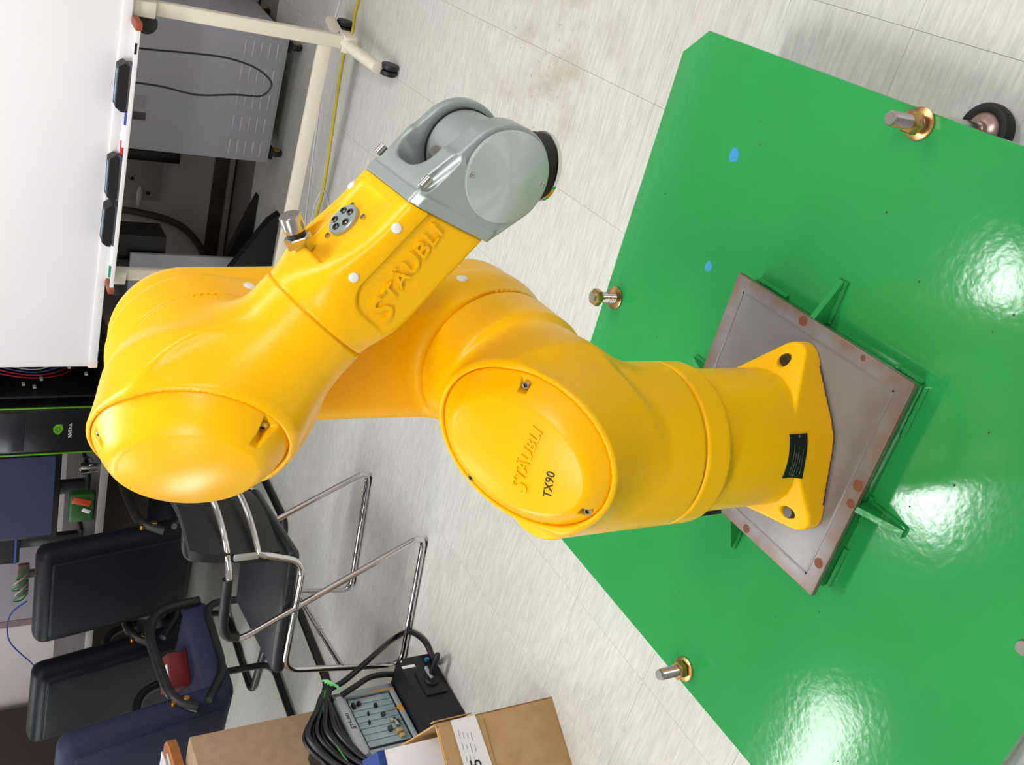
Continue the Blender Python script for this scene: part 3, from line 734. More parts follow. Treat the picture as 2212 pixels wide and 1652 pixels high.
for w_ in (0, .98):
    MB().box(wp(w_, 0, .50), (.046, .032, .86), RWB, .006).build('leg', cream, wbd)
    br = MB().box(wp(w_, .018, .80), (.052, .05, .075), RWB, .006); br.box(wp(w_, .02, .845), (.03, .06, .03), RWB, .004); br.build('pivot_bracket', cream, wbd)
    k = MB(); k.lathe([(.030, 0), (.034, .004), (.034, .018), (.028, .023), (.0, .024)], wp(w_ + .047, .01, .785), frame_from(Fb), 28, caps=False); k.cyl(wp(w_ + .047, -.02, .785), wp(w_ + .047, .012, .785), .008); k.build('lock_knob', black, wbd)
    ft = MB(); a0, a1, a2 = wp(w_, -.25, .075), wp(w_, 0, .118), wp(w_, .25, .075)
    ft.tube([a0, a1, a2], .021, 12, .12).box(wp(w_, 0, .10), (.06, .09, .05), RWB, .008)
    f = ft.build('foot', cream, wbd)
    for o_ in (-.235, .235):
        c = MB(); R = frame_from(Wb)
        for q in (-1, 1): c.lathe([(.02, -.009), (.028, -.008), (.030, -.003), (.030, .003), (.028, .008), (.02, .009)], wp(w_ + q * .011, o_ + .012, .030), R, 22)
        c.cyl(wp(w_, o_, .03), wp(w_, o_, .075), .008).build('castor', black, f)
    b = MB()
    for q in (-.022, .022): b.cyl(wp(w_ - .026, q, .12), wp(w_ + .028, q, .12), .006, n=10)
    b.build('foot_bolt', steel, f)
MB().box(wp(.49, 0, .178), (.94, .022, .050), RWB, .004).build('cross_bar', cream, wbd)
tr = MB().box(wp(.505, .095, .824), (.94, .075, .004), RWB, .001).box(wp(.505, .131, .829), (.94, .004, .014), RWB, .001).box(wp(.505, .066, .833), (.94, .003, .018), RWB)
tro = tr.build('marker_tray', white_alu, wbd)
for w_ in (.03, .98): MB().box(wp(w_, .098, .829), (.028, .078, .022), RWB, .005).build('tray_end_cap', brown_pl, tro)
MB().box(wp(.10, .1335, .832), (.035, .0008, .007), RWB).build('dark_slot', black, tro)
T0 = .8263
felt = mat('grey_felt', (92, 88, 98), .9)
def eraser(w_, tilt, lab, off=.098, rock=0.):
    e = thing('board_eraser', lab, 'eraser', tuple(wp(w_, off, T0)), math.atan2(Wb[1], Wb[0]) + tilt, group='erasers on the board tray')
    MB().box((0, .0, .0085), (.150, .046, .017), None, .002).build('felt_pad', felt, e, local=True)
    MB().prism([(-.080, 0), (-.072, -.0), (.072, 0), (.080, .0), (.080, .012), (.066, .030), (-.066, .030), (-.080, .012)][1:], (0, .026, .0172), (1, 0, 0), (0, 0, 1), .052).build('case', black, e, local=True)
    MB().box((0, 0, .0478), (.105, .018, .0012), None, .0004).build('label_strip', mat('pale_blue_label', (120, 160, 190), .3), e, local=True)
eraser(.235, .02, 'black board eraser nearest the dark round knob on the tray')
eraser(.552, .10, 'black board eraser lying skewed in the middle of the tray')
eraser(.728, -.05, 'black board eraser beside the green capped marker')
def marker(w_, off, ang, col, lab, cap_first=1, body=(238, 238, 238), L=.125):
    d = math.cos(ang) * Wb + math.sin(ang) * Fb; c = wp(w_, off, T0 + .0075); nm_ = 'board_marker'
    m_ = thing(nm_, lab, 'marker', tuple(c - V(0, 0, .0075)), group='markers on the board tray')
    s_ = cap_first
    MB().cyl(c - d * s_ * L * .5, c + d * s_ * L * .12, .0073, n=14, bev=.001).build('barrel', mat('barrel_%d_%d_%d' % tuple(body), body, .35), m_)
    MB().cyl(c + d * s_ * L * .12, c + d * s_ * L * .5, .0075, n=14, bev=.0015).build('cap', mat('cap_%d_%d_%d' % tuple(col), col, .35), m_)
marker(.375, .116, .0, (30, 40, 150), 'white marker with a blue cap on the tray', -1)
marker(.408, .093, .05, (200, 40, 40), 'white marker with a red cap lying behind the blue capped one', 1)
marker(.46, .078, -.03, (60, 30, 120), 'marker with a purple cap against the board rail', 1)
marker(.87, .115, .0, (20, 130, 90), 'white marker with a green cap at the left tray end', 1)
hl = MB(); q = [(.134, .826), (.128, .74), (.121, .645), (.117, .522), (.133, .423), (.165, .362), (.196, .349), (.233, .381), (.240, .468), (.259, .596), (.247, .721), (.245, .826)]
def smooth_path(P, n=6):
    P = [np.asarray(x, float) for x in P]; out = []
    for i in range(len(P) - 1):
        p0 = P[max(i - 1, 0)]; p1, p2 = P[i], P[i + 1]; p3 = P[min(i + 2, len(P) - 1)]
        for t in np.linspace(0, 1, n, endpoint=False):
            out.append(.5 * ((2 * p1) + (-p0 + p2) * t + (2 * p0 - 5 * p1 + 4 * p2 - p3) * t * t + (-p0 + 3 * p1 - 3 * p2 + p3) * t ** 3))
    out.append(P[-1]); return out
hang = [wp(.134, .026, .868)] + [wp(x, .022, h) for x, h in q[1:-1]] + [wp(.245, .026, .868)]
hl.tube(smooth_path(hang), .0036, 8).build('hanging_cable', black, label='thin black cable hanging in a loop below the board', cat='cable')

# ------------------------------------------------------------------ grey equipment cabinet
cab = thing('equipment_cabinet', 'grey steel cabinet with louvred lower door under the board', 'cabinet', tuple(wp(.485, -.95, 0)))
cabm = mat('grey_steel_paint', (164, 164, 174), .5, spec=.4)
MB().box(wp(.485, -.95, .47), (.555, .58, .80), RWB, .006).build('body', cabm, cab)
MB().box(wp(.485, -.662, .47), (.535, .012, .775), RWB, .003).build('door', cabm, cab)
for r in range(5):
    for c in range(5):
        MB().box(wp(.258 + c * .108 + .012, -.6545, .115 + r * .034), (.068, .006, .007), RWB, .0025, 1).build('louvre', mat('louvre_grey', (192, 192, 200), .45), cab)
for w_ in (.245, .725):
    for o_ in (-.70, -1.2):
        c = MB().lathe([(.026, -.012), (.030, -.008), (.030, .008), (.026, .012)], wp(w_, o_, .030), frame_from(Wb), 20).box(wp(w_, o_, .055), (.05, .05, .012), RWB).build('castor', black, cab)
        MB().lathe([(.019, -.014), (.019, .014)], wp(w_, o_, .030), frame_from(Wb), 16).build('yellow_hub', mat('ochre', (150, 126, 40), .5), c)
MB().box(wp(.555, -.655, .64), (.05, .002, .055), RWB).build('rating_label', mat('grey_label', (150, 148, 154), .5), cab)
MB().box(wp(.615, -.6545, .63), (.032, .004, .05), RWB, .001).build('door_latch', mat('dark_latch', (70, 62, 66), .4), cab)

# ------------------------------------------------------------------ cables on the floor
def fp(x, y, z=.005): return V(x, y, ZF + z)
yc = smooth_path([fp(*q) for q in [(1.75, 1.9), (1.532, 2.217), (1.436, 2.283), (1.395, 2.35), (1.31, 2.408), (1.198, 2.462), (1.083, 2.518), (.914, 2.602), (.815, 2.686), (.70, 2.80), (.55, 2.95), (.35, 3.12), (.1, 3.4)]])
MB().tube(yc, .0055, 8).build('extension_cable', mat('yellow_cable', (196, 176, 24), .4), label='yellow cable running across the floor under the board', cat='cable')
w1 = smooth_path([fp(*q, .0035) for q in [(1.80, 2.2), (1.593, 2.391), (1.517, 2.491), (1.412, 2.571), (1.26, 2.631), (1.122, 2.692), (.944, 2.767), (.816, 2.82), (.683, 2.856), (.5, 2.9)]])
MB().tube(w1, .0035, 8).build('network_cable', mat('white_cable', (206, 206, 206), .45), label='long thin white cable alongside the yellow cable', cat='cable')
w2 = smooth_path([fp(*q, .0035) for q in [(.60, 2.98), (.72, 2.83), (.79, 2.76), (.857, 2.709), (.896, 2.629), (.862, 2.576), (.805, 2.569), (.755, 2.64), (.66, 2.80), (.55, 2.90)]])
MB().tube(w2, .004, 8).build('network_cable', MATS['white_cable'], label='white cable bent into a loop beside the yellow cable', cat='cable')
MB().box(rm(-.6, .035, .02), (4.2, .03, .025), UR, .004).build('trim_1', mat('grey_conduit', (140, 138, 132), .5), kind='structure')

# ------------------------------------------------------------------ dark stand and bits against the wall, under the board
st = thing('screen_stand', 'black stand with slanted feet against the wall left of the grey cabinet', 'stand', tuple(rm(.05, .55, 0)))
bm_ = mat('black_satin', (20, 20, 23), .4)
def bar(m_, p, q, wdt, dep):
    p, q = np.asarray(p, float), np.asarray(q, float); z = nrm(q - p); x = U - (U @ z) * z; R = frame_from(z, x); m_.box((p + q) / 2, (wdt, dep, np.linalg.norm(q - p)), R, .004); return m_
bar(MB(), rm(-.03, .60, .0), rm(-.03, .60, 1.1), .085, .04).build('post', bm_, st)
bar(MB(), rm(.02, .60, .40), rm(-.20, .60, .30), .06, .03).build('brace', bm_, st)
bar(MB(), rm(.02, .60, .16), rm(-.22, .60, .05), .06, .03).build('brace', bm_, st)
bar(MB(), rm(.0, .60, .62), rm(-.22, .60, .56), .06, .03).build('brace', bm_, st)
MB().prism([(.34, 0), (.10, 0), (-.10, .0), (-.10, .06), (.05, .19), (.30, .045)], rm(0, .72, .003), U, V(0, 0, 1), .05).build('slanted_foot', bm_, st)
MB().prism([(-.06, 0), (.30, 0), (.22, .03), (-.06, .12)], rm(0, .40, .003), U, V(0, 0, 1), .05).build('slanted_foot', bm_, st)
MB().box(rm(-.10, .62, .32), (.30, .02, .55), UR, .003).build('back_sheet', mat('pale_sheet', (168, 172, 180), .5), st)
MB().box(rm(.06, .52, .72), (.13, .16, .56), UR, .006).build('black_box', bm_, st)
nb = thing('wall_notice', 'white sheet with dark marks and black bar on the wall', 'sheet', tuple(rm(.15, .02, .45)))
MB().box(rm(.20, .045, .52), (.24, .03, .32), UR, .003).build('panel', mat('pale_panel', (150, 142, 138), .6), nb)
MB().box(rm(.315, .065, .50), (.05, .03, .42), UR, .003).build('dark_edge', bm_, nb)
MB().sphere(rm(.10, .065, .46), (.055, .012, .016), UR, 14).build('white_oval', mat('off_white', (196, 190, 190), .5), nb)
for u_, h_ in ((.19, .50), (.24, .60), (.12, .42), (.16, .64)): MB().sphere(rm(u_, .063, h_), (.010, .006, .010), UR, 10).build('dark_dot', bm_, nb)
MB().tube(smooth_path([rm(.02, .03, .62), rm(-.0, .04, .40), rm(-.05, .04, .24), rm(-.16, .04, .13), rm(-.30, .05, .07)]), .018, 10).build('corrugated_hose', mat('brown_hose', (78, 68, 60), .6), label='dull brown hose curving down the wall beside the black stand', cat='hose')

# ------------------------------------------------------------------ chrome visitor chair in front
def chrome_chair():
    F = V(math.cos(math.radians(157)), math.sin(math.radians(157)), 0); Wd = V(math.cos(math.radians(67)), math.sin(math.radians(67)), 0)
    O = V(-.41867, 1.77370, ZF); ch = thing('visitor_chair', 'chrome tube chair with black back and armrests facing the wall', 'chair', tuple(O + .25 * F + .2375 * Wd))
    P = lambda t, s, h: O + t * F + s * Wd + V(0, 0, h)
    fr = MB(); w_ = .475; r = .0105
    for s in (0, w_):
        fr.tube([P(.272, s, .632), P(.285, s, .600), P(-.02, s, .012), P(.505, s, .012), P(.435, s, .445), P(.03, s, .425), P(-.01, s, .555)], r, 12, .055)
    us = np.linspace(-1, 1, 15)
    fr.tube([P(-.008, 0, .55)] + [P(-.016 - .080 * (1 - u * u), w_ * (.5 + .5 * u), .575) for u in us] + [P(-.008, w_, .55)], r, 12)
    fr.tube([P(.215, 0, .655), P(.09, 0, .656)] + [P(-.005 - .105 * (1 - u * u) + .03 * u ** 8, w_ * (.5 + .5 * u), .660 + .01 * (1 - u * u)) for u in us] + [P(.09, w_, .656), P(.215, w_, .655)], r, 12)
    fr.tube([P(.465, 0, .24), P(.465, w_, .24)], r * .9, 10)
    fr.build('frame', chrome, ch)
    gl = mat('chair_glide', (25, 25, 25), .5)
    for s in (0, w_):
        for t in (.03, .45): MB().cyl(P(t - .02, s, .004), P(t + .02, s, .004), .0085, n=10).build('floor_glide', gl, ch)
        MB().box(P(-.012, s, .612), (.02, .012, .075), np.stack([F, Wd, V(0, 0, 1)], 1), .003).build('bracket', mat('grey_bracket', (176, 180, 172), .35, .5), ch)
        MB().tube([P(.06, s, .662), P(.22, s, .662), P(.268, s, .648), P(.275, s, .610)], .0155, 12, .03).build('armrest', black, ch)
    seat = mat('black_upholstery', (26, 29, 36), .38, spec=.5)
    n = 10; vs = []; fs = []
    sm = MB().box(P(.235, w_ * .5, .452), (.46, w_ - .035, .045), np.stack([F, Wd, V(0, 0, 1)], 1), .02, 3); sm.build('seat', seat, ch)
    # curved shell back
    bk = MB(); T_, S_ = 9, 12; v = []
    def bp(i, j, th):
        u = -1 + 2 * j / S_; h = .50 + .27 * i / (T_ - 1); rr = 1 - .10 * max(0, (i / (T_ - 1) - .75) * 4) ** 2 - .06 * max(0, (.2 - i / (T_ - 1)) * 5) ** 2
        return P(-.055 + .055 * u * u - .03 * i / (T_ - 1) + th, w_ * .5 + u * rr * (w_ * .5 - .016), h)
    for th in (0, .03):
        for i in range(T_):
            for j in range(S_ + 1): v.append(bp(i, j, th))
    W1 = S_ + 1; K = T_ * W1; f = []
    for i in range(T_ - 1):
        for j in range(S_):
            q = (i * W1 + j, i * W1 + j + 1, (i + 1) * W1 + j + 1, (i + 1) * W1 + j); f += [q, tuple(K + x for x in q[::-1])]
    ring = [j for j in range(W1)] + [i * W1 + S_ for i in range(1, T_)] + [(T_ - 1) * W1 + j for j in range(S_ - 1, -1, -1)] + [i * W1 for i in range(T_ - 2, 0, -1)]
    for k_ in range(len(ring)): a_, b2 = ring[k_], ring[(k_ + 1) % len(ring)]; f.append((b2, a_, a_ + K, b2 + K))
    bk.add(v, f).build('backrest', mat('black_shell', (24, 24, 26), .35), ch)
    return ch
chrome_chair()

# ------------------------------------------------------------------ padded chairs at the desk
def padded_chair(lab, col, loc, ang, sheen=.38):
    ch = thing('padded_chair', lab, 'chair', (loc[0], loc[1], ZF), ang - math.pi / 2, group='padded chairs by the desk')
    up = mat('leather_%d_%d_%d' % col, col, sheen + .12, spec=.2, bump=(160, .12, .002))
    t = math.radians(9); R = np.array([[1, 0, 0], [0, math.cos(t), -math.sin(t)], [0, math.sin(t), math.cos(t)]]).T.T
    Rb = np.stack([V(1, 0, 0), V(0, math.cos(t), math.sin(t)), V(0, -math.sin(t), math.cos(t))], 1)
    c = V(0, -.25, .715)
    bk = MB().box(c, (.49, .105, .64), Rb, .045, 4).build('backrest', up, ch, local=True)
    MB().box(c + Rb @ V(0, -.050, 0), (.39, .022, .55), Rb, .010, 3).build('back_panel', up, bk, local=True)
    MB().box(c + Rb @ V(0, .048, 0), (.40, .03, .56), Rb, .014, 3).build('front_pad', up, bk, local=True)
    MB().box((0, .03, .43), (.48, .50, .11), None, .045, 4).build('seat', up, ch, local=True)
    for s in (-1, 1):
        MB().cyl(c + Rb @ V(s * .238, .0, -.14), c + Rb @ V(s * .268, .0, -.14), .018, .014, 18, .004).build('brass_bolt', gold, ch, local=True)
        MB().cyl(c + Rb @ V(s * .238, .0, -.09), c + Rb @ V(s * .262, .0, -.09), .011, .009, 14, .002).build('brass_bolt', gold, ch, local=True)
        MB().tube([(s * .245, -.265, .54), (s * .252, -.22, .63), (s * .252, .12, .655), (s * .252, .235, .60), (s * .25, .255, .42)], .020, 12, .09).build('armrest', black, ch, local=True)
    MB().tube([(-.255, -.25, .50), (-.240, -.10, .40), (-.240, .24, .40), (-.240, .24, .018), (-.240, -.29, .018), (.240, -.29, .018), (.240, .24, .018), (.240, .24, .40), (.240, -.10, .40), (.255, -.25, .50)], .016, 12, .07).build('sled_frame', bm_, ch, local=True)
    return ch
def ang(x, y): return math.atan2(y, x)
padded_chair('dark leather padded chair with brass bolts behind the chrome chair', (13, 16, 23), (-.565, 3.50), ang(.53, .85))
padded_chair('dark leather padded chair standing between two other padded chairs', (12, 16, 23), (-1.055, 3.765), ang(.62, .78))
padded_chair('blue padded chair at the left with its back beside the wooden desk top', (44, 48, 74), (-1.15, 3.02), ang(.60, .80), .5)
bx = thing('parcel', 'red and white parcel lying on the chair seat', 'parcel', (-1.09, 3.10, ZF + .4855), .4)
MB().box((0, 0, .04), (.14, .20, .08), None, .004).build('carton', mat('red_print', (112, 20, 22), .6), bx, local=True)
MB().box((-.02, -.02, .0804), (.10, .12, .0012)).build('white_label', paper, bx, local=True)

# ------------------------------------------------------------------ desk with computers along the wall
dk = thing('computer_desk', 'dark desk along the wall carrying monitor and computers', 'desk', tuple(rm(-1.5, .55, 0)))
MB().box(rm(-1.60, .55, .693), (2.62, .88, .03), UR, .004).build('desk_top', mat('dark_desk', (52, 50, 54), .4), dk)
MB().box(rm(-1.60, .985, .693), (2.62, .012, .034), UR, .002).build('edge_strip', mat('grey_edge', (150, 146, 144), .45), dk)
for u_ in (-.31, -1.5, -2.88): MB().box(rm(u_, .55, .339), (.03, .78, .676), UR, .003).build('side_panel', mat('desk_panel', (112, 106, 100), .6), dk)
MB().box(rm(-1.60, .16, .42), (2.56, .02, .5), UR).build('modesty_panel', mat('desk_back', (88, 82, 78), .6), dk)
DT = .7085
tw = thing('tower_computer', 'black tower computer with two bright green edge strips', 'computer', tuple(rm(-.72, .66, DT)))
MB().box(rm(-.705, .66, DT + .26), (.255, .46, .52), UR, .006).build('case', mat('black_case', (22, 22, 26), .4), tw)
gl = mat('bright_green', (96, 170, 20), .4)
for u_ in (-.583, -.826): MB().box(rm(u_, .893, DT + .26), (.006, .006, .52), UR, .001).build('green_strip', gl, tw)
MB().box(rm(-.705, .892, DT + .36), (.20, .004, .10), UR, .001).build('drive_bay', mat('dark_bay', (40, 40, 46), .35), tw)
VH = V(0, 0, 1)
em = [(-.028, .0), (-.012, .019), (.010, .021), (.027, .008), (.028, -.014), (.006, -.020), (-.014, -.014)]
MB().prism(em, rm(-.70, .8905, DT + .175), U, VH, .002).build('emblem', gl, tw)
MB().tube([rm(-.70, .8935, DT + .175) + U * (r_ * math.cos(t)) + VH * (r_ * .7 * math.sin(t)) for t, r_ in zip(np.linspace(0, 9, 30), np.linspace(.004, .018, 30))], .0012, 5).build('emblem_swirl', mat('black_case', (0, 0, 0)), tw)
text('NVIDIA', 'lettering', .022, .0006, rm(-.745, .8915, DT + .118), U, VH, paper, tw, space=1.05)
oc = thing('open_computer', 'open black computer case with red and white wires', 'computer', tuple(rm(-.40, .66, DT)))
MB().box(rm(-.40, .70, DT + .005), (.24, .42, .01), UR).box(rm(-.40, .50, DT + .27), (.24, .01, .54), UR).box(rm(-.515, .70, DT + .27), (.01, .42, .54), UR).box(rm(-.285, .70, DT + .27), (.01, .42, .54), UR).box(rm(-.40, .70, DT + .535), (.24, .42, .01), UR).build('case', MATS['black_case'], oc)
MB().box(rm(-.40, .60, DT + .25), (.20, .02, .34), UR).build('circuit_board', mat('dark_board', (26, 34, 30), .5), oc)
for k in range(9):
    u0 = -.49 + .018 * k; col = [(150, 20, 30), (150, 20, 30), (60, 70, 120), (160, 160, 160), (140, 110, 40), (150, 20, 30), (40, 120, 40), (90, 30, 40), (170, 170, 170)][k]
    MB().tube(smooth_path([rm(u0, .66, DT + .06 + .02 * k), rm(u0 + .02, .80, DT + .16 + .01 * k), rm(u0 + .03 - .004 * k, .84, DT + .30), rm(u0 + .05, .80, DT + .45), rm(u0 + .06, .66, DT + .50)]), .003, 6).build('wire', mat('wire_%d_%d_%d' % col, col, .5), oc)
for k in range(10): MB().box(rm(-.50 + .02 * k + rng.uniform(-.005, .005), .85, DT + .10 + rng.uniform(-.06, .34)), (.008, .02, .012), UR).build('connector', mat('pale_connector', (180, 180, 176), .5), oc)
mn = thing('monitor', 'dark flat monitor with a dull blue reflection painted on its screen beside the green striped tower', 'monitor', tuple(rm(-1.16, .66, DT)))
MB().box(rm(-1.16, .75, DT + .34), (.50, .035, .42), UR, .006).build('bezel', black, mn)
MB().box(rm(-1.16, .769, DT + .345), (.465, .004, .375), UR).build('screen', mat('screen_blue_reflection', (52, 60, 92), .35, spec=.4), mn)  # screen is off; its blue colour stands in for a reflection
MB().box(rm(-1.16, .70, DT + .09), (.07, .03, .18), UR, .004).box(rm(-1.16, .68, DT + .008), (.24, .18, .016), UR, .004).build('monitor_stand', black, mn)
m2 = thing('monitor', 'second black monitor seen edge on at the left of the screen', 'monitor', tuple(rm(-1.53, .6, DT)))
MB().box(rm(-1.525, .66, DT + .46), (.20, .05, .36), UR, .006).build('bezel', black, m2)
MB().box(rm(-1.525, .64, DT + .15), (.06, .03, .30), UR, .004).box(rm(-1.525, .62, DT + .008), (.18, .16, .016), UR, .004).build('monitor_stand', black, m2)
MB().box(rm(-1.525, .688, DT + .30), (.19, .006, .008), UR).build('blue_highlight', mat('blue_highlight', (60, 90, 170), .3), m2)  # highlight painted as a blue strip low on the bezel
sk = thing('snack_packet', 'green and orange packet on the desk behind the padded chair', 'packet', tuple(rm(-1.13, .90, DT)))
MB().box(rm(-1.13, .90, DT + .055), (.16, .05, .11), UR, .012, 3).build('packet', mat('packet_green', (28, 84, 22), .45), sk)
bar(MB(), rm(-1.10, .928, DT + .02), rm(-1.07, .928, DT + .10), .035, .006).build('orange_stripe', mat('packet_orange', (190, 70, 40), .35), sk)
bar(MB(), rm(-1.15, .928, DT + .02), rm(-1.13, .928, DT + .055), .02, .006).build('white_mark', paper, sk)
cu_ = thing('small_cup', 'small steel cup on the desk near the monitor', 'cup', tuple(rm(-.93, .88, DT)))
MB().lathe([(.022, 0), (.028, .07), (.026, .07), (.020, .004)], rm(-.93, .88, DT), None, 20, caps=False).build('cup_wall', steel, cu_); MB().tube(smooth_path([rm(-.895, .88, DT + .06), rm(-.87, .88, DT + .05), rm(-.872, .88, DT + .025), rm(-.90, .88, DT + .015)]), .003, 6).build('cup_handle', steel, cu_)
tg = thing('paper_tag', 'white tag with a red mark hanging from the desk edge', 'tag', tuple(rm(-1.34, .995, .40)))
MB().cyl(rm(-1.34, .995, .43), rm(-1.34, .995, .70), .0015, n=6).build('string', paper, tg)
MB().box(rm(-1.34, 1.0, .40), (.06, .003, .075), UR).build('card', paper, tg); MB().box(rm(-1.355, 1.002, .372), (.014, .002, .014), UR).build('red_mark', mat('red_mark', (200, 30, 50), .5), tg)
bc = smooth_path([rm(-1.72, .86, DT + .26), rm(-1.80, .86, DT + .33), rm(-1.95, .88, DT + .33), rm(-2.1, .92, DT + .22), rm(-2.25, .95, DT + .12), rm(-2.4, .9, DT + .01), rm(-2.6, .8, DT + .006)])
MB().tube(bc, .0035, 8).build('blue_cable', mat('blue_cable', (34, 56, 150), .4), label='thin blue cable arching above the padded chairs', cat='cable')
ts = thing('terminal_strip', 'little stand with green and white wires above a chair back', 'electronics', tuple(rm(-1.72, .70, DT)))
MB().box(rm(-1.72, .66, DT + .14), (.03, .03, .28), UR).box(rm(-1.72, .66, DT + .006), (.12, .1, .012), UR).build('support', steel_dark, ts)
MB().box(rm(-1.72, .70, DT + .26), (.20, .02, .05), UR, .003).build('block', mat('brown_block', (90, 70, 66), .5), ts)
for k in range(5):
    col = (40, 140, 50) if k % 2 == 0 else (190, 186, 184)
    u0 = -1.64 - .035 * k
    MB().tube(smooth_path([rm(u0, .71, DT + .24), rm(u0 + .015, .76, DT + .27), rm(u0 - .01, .77, DT + .30 + .008 * (k % 3)), rm(u0 - .04, .74, DT + .27), rm(u0 - .03, .71, DT + .24)]), .0035, 6).build('wire', mat('wire_%d_%d_%d' % col, col, .5), ts)
MB().box(rm(-2.36, .012, .95), (.55, .02, 1.0), UR, .002).build('trim_2', mat('grey_wall_panel', (150, 146, 152), .7), kind='structure')
MB().box(rm(-2.66, .014, .95), (.05, .024, 1.0), UR, .002).build('trim_3', mat('brown_wall_strip', (130, 112, 108), .6), kind='structure')
bb = thing('brown_cabinet', 'dark brown cabinet against the wall at the far left', 'cabinet', tuple(rm(-3.75, .3, 0)))
MB().box(rm(-3.80, .3, .55), (.9, .5, 1.1), UR, .004).build('carcass', mat('dark_brown', (58, 48, 46), .6), bb)
for s in (-.22, .22): MB().box(rm(-3.80 + s, .556, .55), (.42, .014, 1.04), UR, .003).build('door', mat('dark_brown_door', (66, 54, 50), .55), bb)
MB().tube(smooth_path([rm(-3.36, .60, 1.0), rm(-3.40, .62, .96), rm(-3.5, .62, .90), rm(-3.6, .60, .88)]), .005, 6).build('door_handle', black, bb)

# ------------------------------------------------------------------ boxes, controller and cables at the left front
Nn = nrm((.86, -.51, 0)); Tt = nrm((-.51, -.86, 0)); CP = V(-.89, 1.81, ZF)
def cp(t, o, h): return CP + t * Tt + o * Nn + V(0, 0, h)
RC2 = np.stack([Tt, np.cross((0, 0, 1), Tt), V(0, 0, 1)], 1)
ct = thing('robot_controller', 'grey robot controller with open slot panel and black fan unit', 'controller', tuple(cp(.13, -.13, 0)))
cgm = mat('controller_grey', (166, 182, 186), .42, .2); cgm2 = mat('controller_panel', (160, 182, 188), .4, .2)
CW = .262
MB().box(cp(.131, -.14, .187), (CW, .27, .366), RC2, .003).build('body', black, ct)
fp_ = MB(); z0, z1 = .130, .338                                   # front panel frame
for t_, tw_, h0, h1 in ((.012, .024, z0, z1), (CW - .012, .024, z0, z1)): fp_.box(cp(t_, -.002, (h0 + h1) / 2), (tw_, .016, h1 - h0), RC2, .001)
fp_.box(cp(.131, -.002, z1 - .019), (CW, .016, .038), RC2, .001).box(cp(.131, -.002, z0 + .007), (CW, .016, .014), RC2, .001)
fp_.box(cp(.131, -.010, .23), (CW, .004, .20), RC2)
pn = fp_.build('front_panel', cgm, ct)
MB().box(cp(.131, .0065, z1 - .018), (.235, .001, .024), RC2).build('name_strip', mat('pale_strip', (196, 198, 206), .5), pn)
staubli(cp(.150, .0072, z1 - .024), -Tt, V(0, 0, 1), .0145, .0004, pn, ink)
for k in range(8):
    MB().box(cp(.040 + k * .0245, -.0045, .222), (.0225, .006, .142), RC2, .001).build('slot_cover', cgm2, pn)
for t_, h_, w_, hh, m_ in ((.055, .265, .014, .012, black), (.075, .215, .013, .009, black), (.115, .205, .012, .012, steel_dark), (.16, .175, .022, .016, steel), (.19, .180, .014, .020, mat('tan_connector', (190, 160, 110), .5)), (.175, .205, .016, .012, steel_dark), (.21, .178, .014, .016, MATS['tan_connector']), (.145, .185, .012, .02, steel), (.06, .285, .02, .01, black), (.10, .25, .012, .004, ink), (.135, .26, .012, .004, ink)):
    MB().box(cp(t_, .003, h_), (w_, .014, hh), RC2, .001).build('socket', m_, pn)
MB().prism([(-.016, 0), (.016, 0), (0, .024)], cp(.105, .0062, z0 + .003), -Tt, V(0, 0, 1), .0008).build('warning_label', mat('warning_yellow', (226, 160, 30), .5), pn)
MB().box(cp(.02, .0062, z0 + .05), (.004, .001, .10), RC2).build('yellow_edge', MATS['warning_yellow'], pn)
fu = MB().box(cp(.125, .045, .064), (.272, .11, .122), RC2, .004).build('fan_unit', mat('black_metal', (26, 27, 31), .45, .2), ct)
MB().box(cp(.115, .103, .058), (.10, .012, .075), RC2, .003).build('switch_plate', black, fu)
MB().cyl(cp(.115, .10, .060), cp(.115, .122, .060), .022, n=24, bev=.003).build('rotary_switch', black, fu)
MB().box(cp(.09, .123, .060), (.05, .010, .010), RC2, .002).build('switch_handle', mat('grey_handle', (150, 150, 152), .4), fu)
MB().box(cp(.03, .1005, .100), (.012, .001, .045), RC2).build('white_label', paper, fu)
MB().lathe([(.004, 0), (.003, .002)], cp(.004, .1005, .115), frame_from(Nn), 10).build('screw', steel, fu)
MB().box(cp(.02, .106, .03), (.01, .012, .012), RC2).build('blue_connector', mat('blue_connector', (40, 110, 160), .4), fu)
cc = thing('cable_coil', 'coil of black cables draped over the controller top', 'cable', tuple(cp(.1, .02, .372)))
cbm = mat('black_cable', (20, 21, 25), .38)
def cable(pts, r=.0085, m_=cbm, nm='cable'): return MB().tube(smooth_path(pts, 7), r, 10).build(nm, m_, cc)
for k in range(13):
    f_ = k / 12; up = .480 - .115 * f_ ; o_ = .035 + .018 * math.sin(k * 2.1)
    cable([cp(-.012 + .004 * (k % 3), .02 + .006 * (k % 4), .345 + .004 * (k % 5)), cp(.035 + .01 * f_, o_, .392 - .014 * f_), cp(.09, o_ + .01, .43 - .055 * f_), cp(.18, o_ + .012, up + .015), cp(.27, o_, up - .02), cp(.34, o_ - .01, up - .06 - .02 * (k % 3)), cp(.37, o_ - .05, up - .12)], .0085 if k % 4 else .006)
cable([cp(.02, .055, .375), cp(.09, .062, .405), cp(.18, .066, .425), cp(.3, .05, .40)], .003, mat('green_wire', (40, 120, 50), .5))
tie = MB()
for k in range(4): tie.tube(smooth_path([cp(-.03 + .008 * k, .045, .365 - .006 * k), cp(-.016 + .008 * k, .056, .352 - .006 * k), cp(.0 + .008 * k, .05, .338 - .004 * k)]), .0032, 8)
tie.build('green_tie', mat('green_tape', (96, 190, 110), .5), cc)
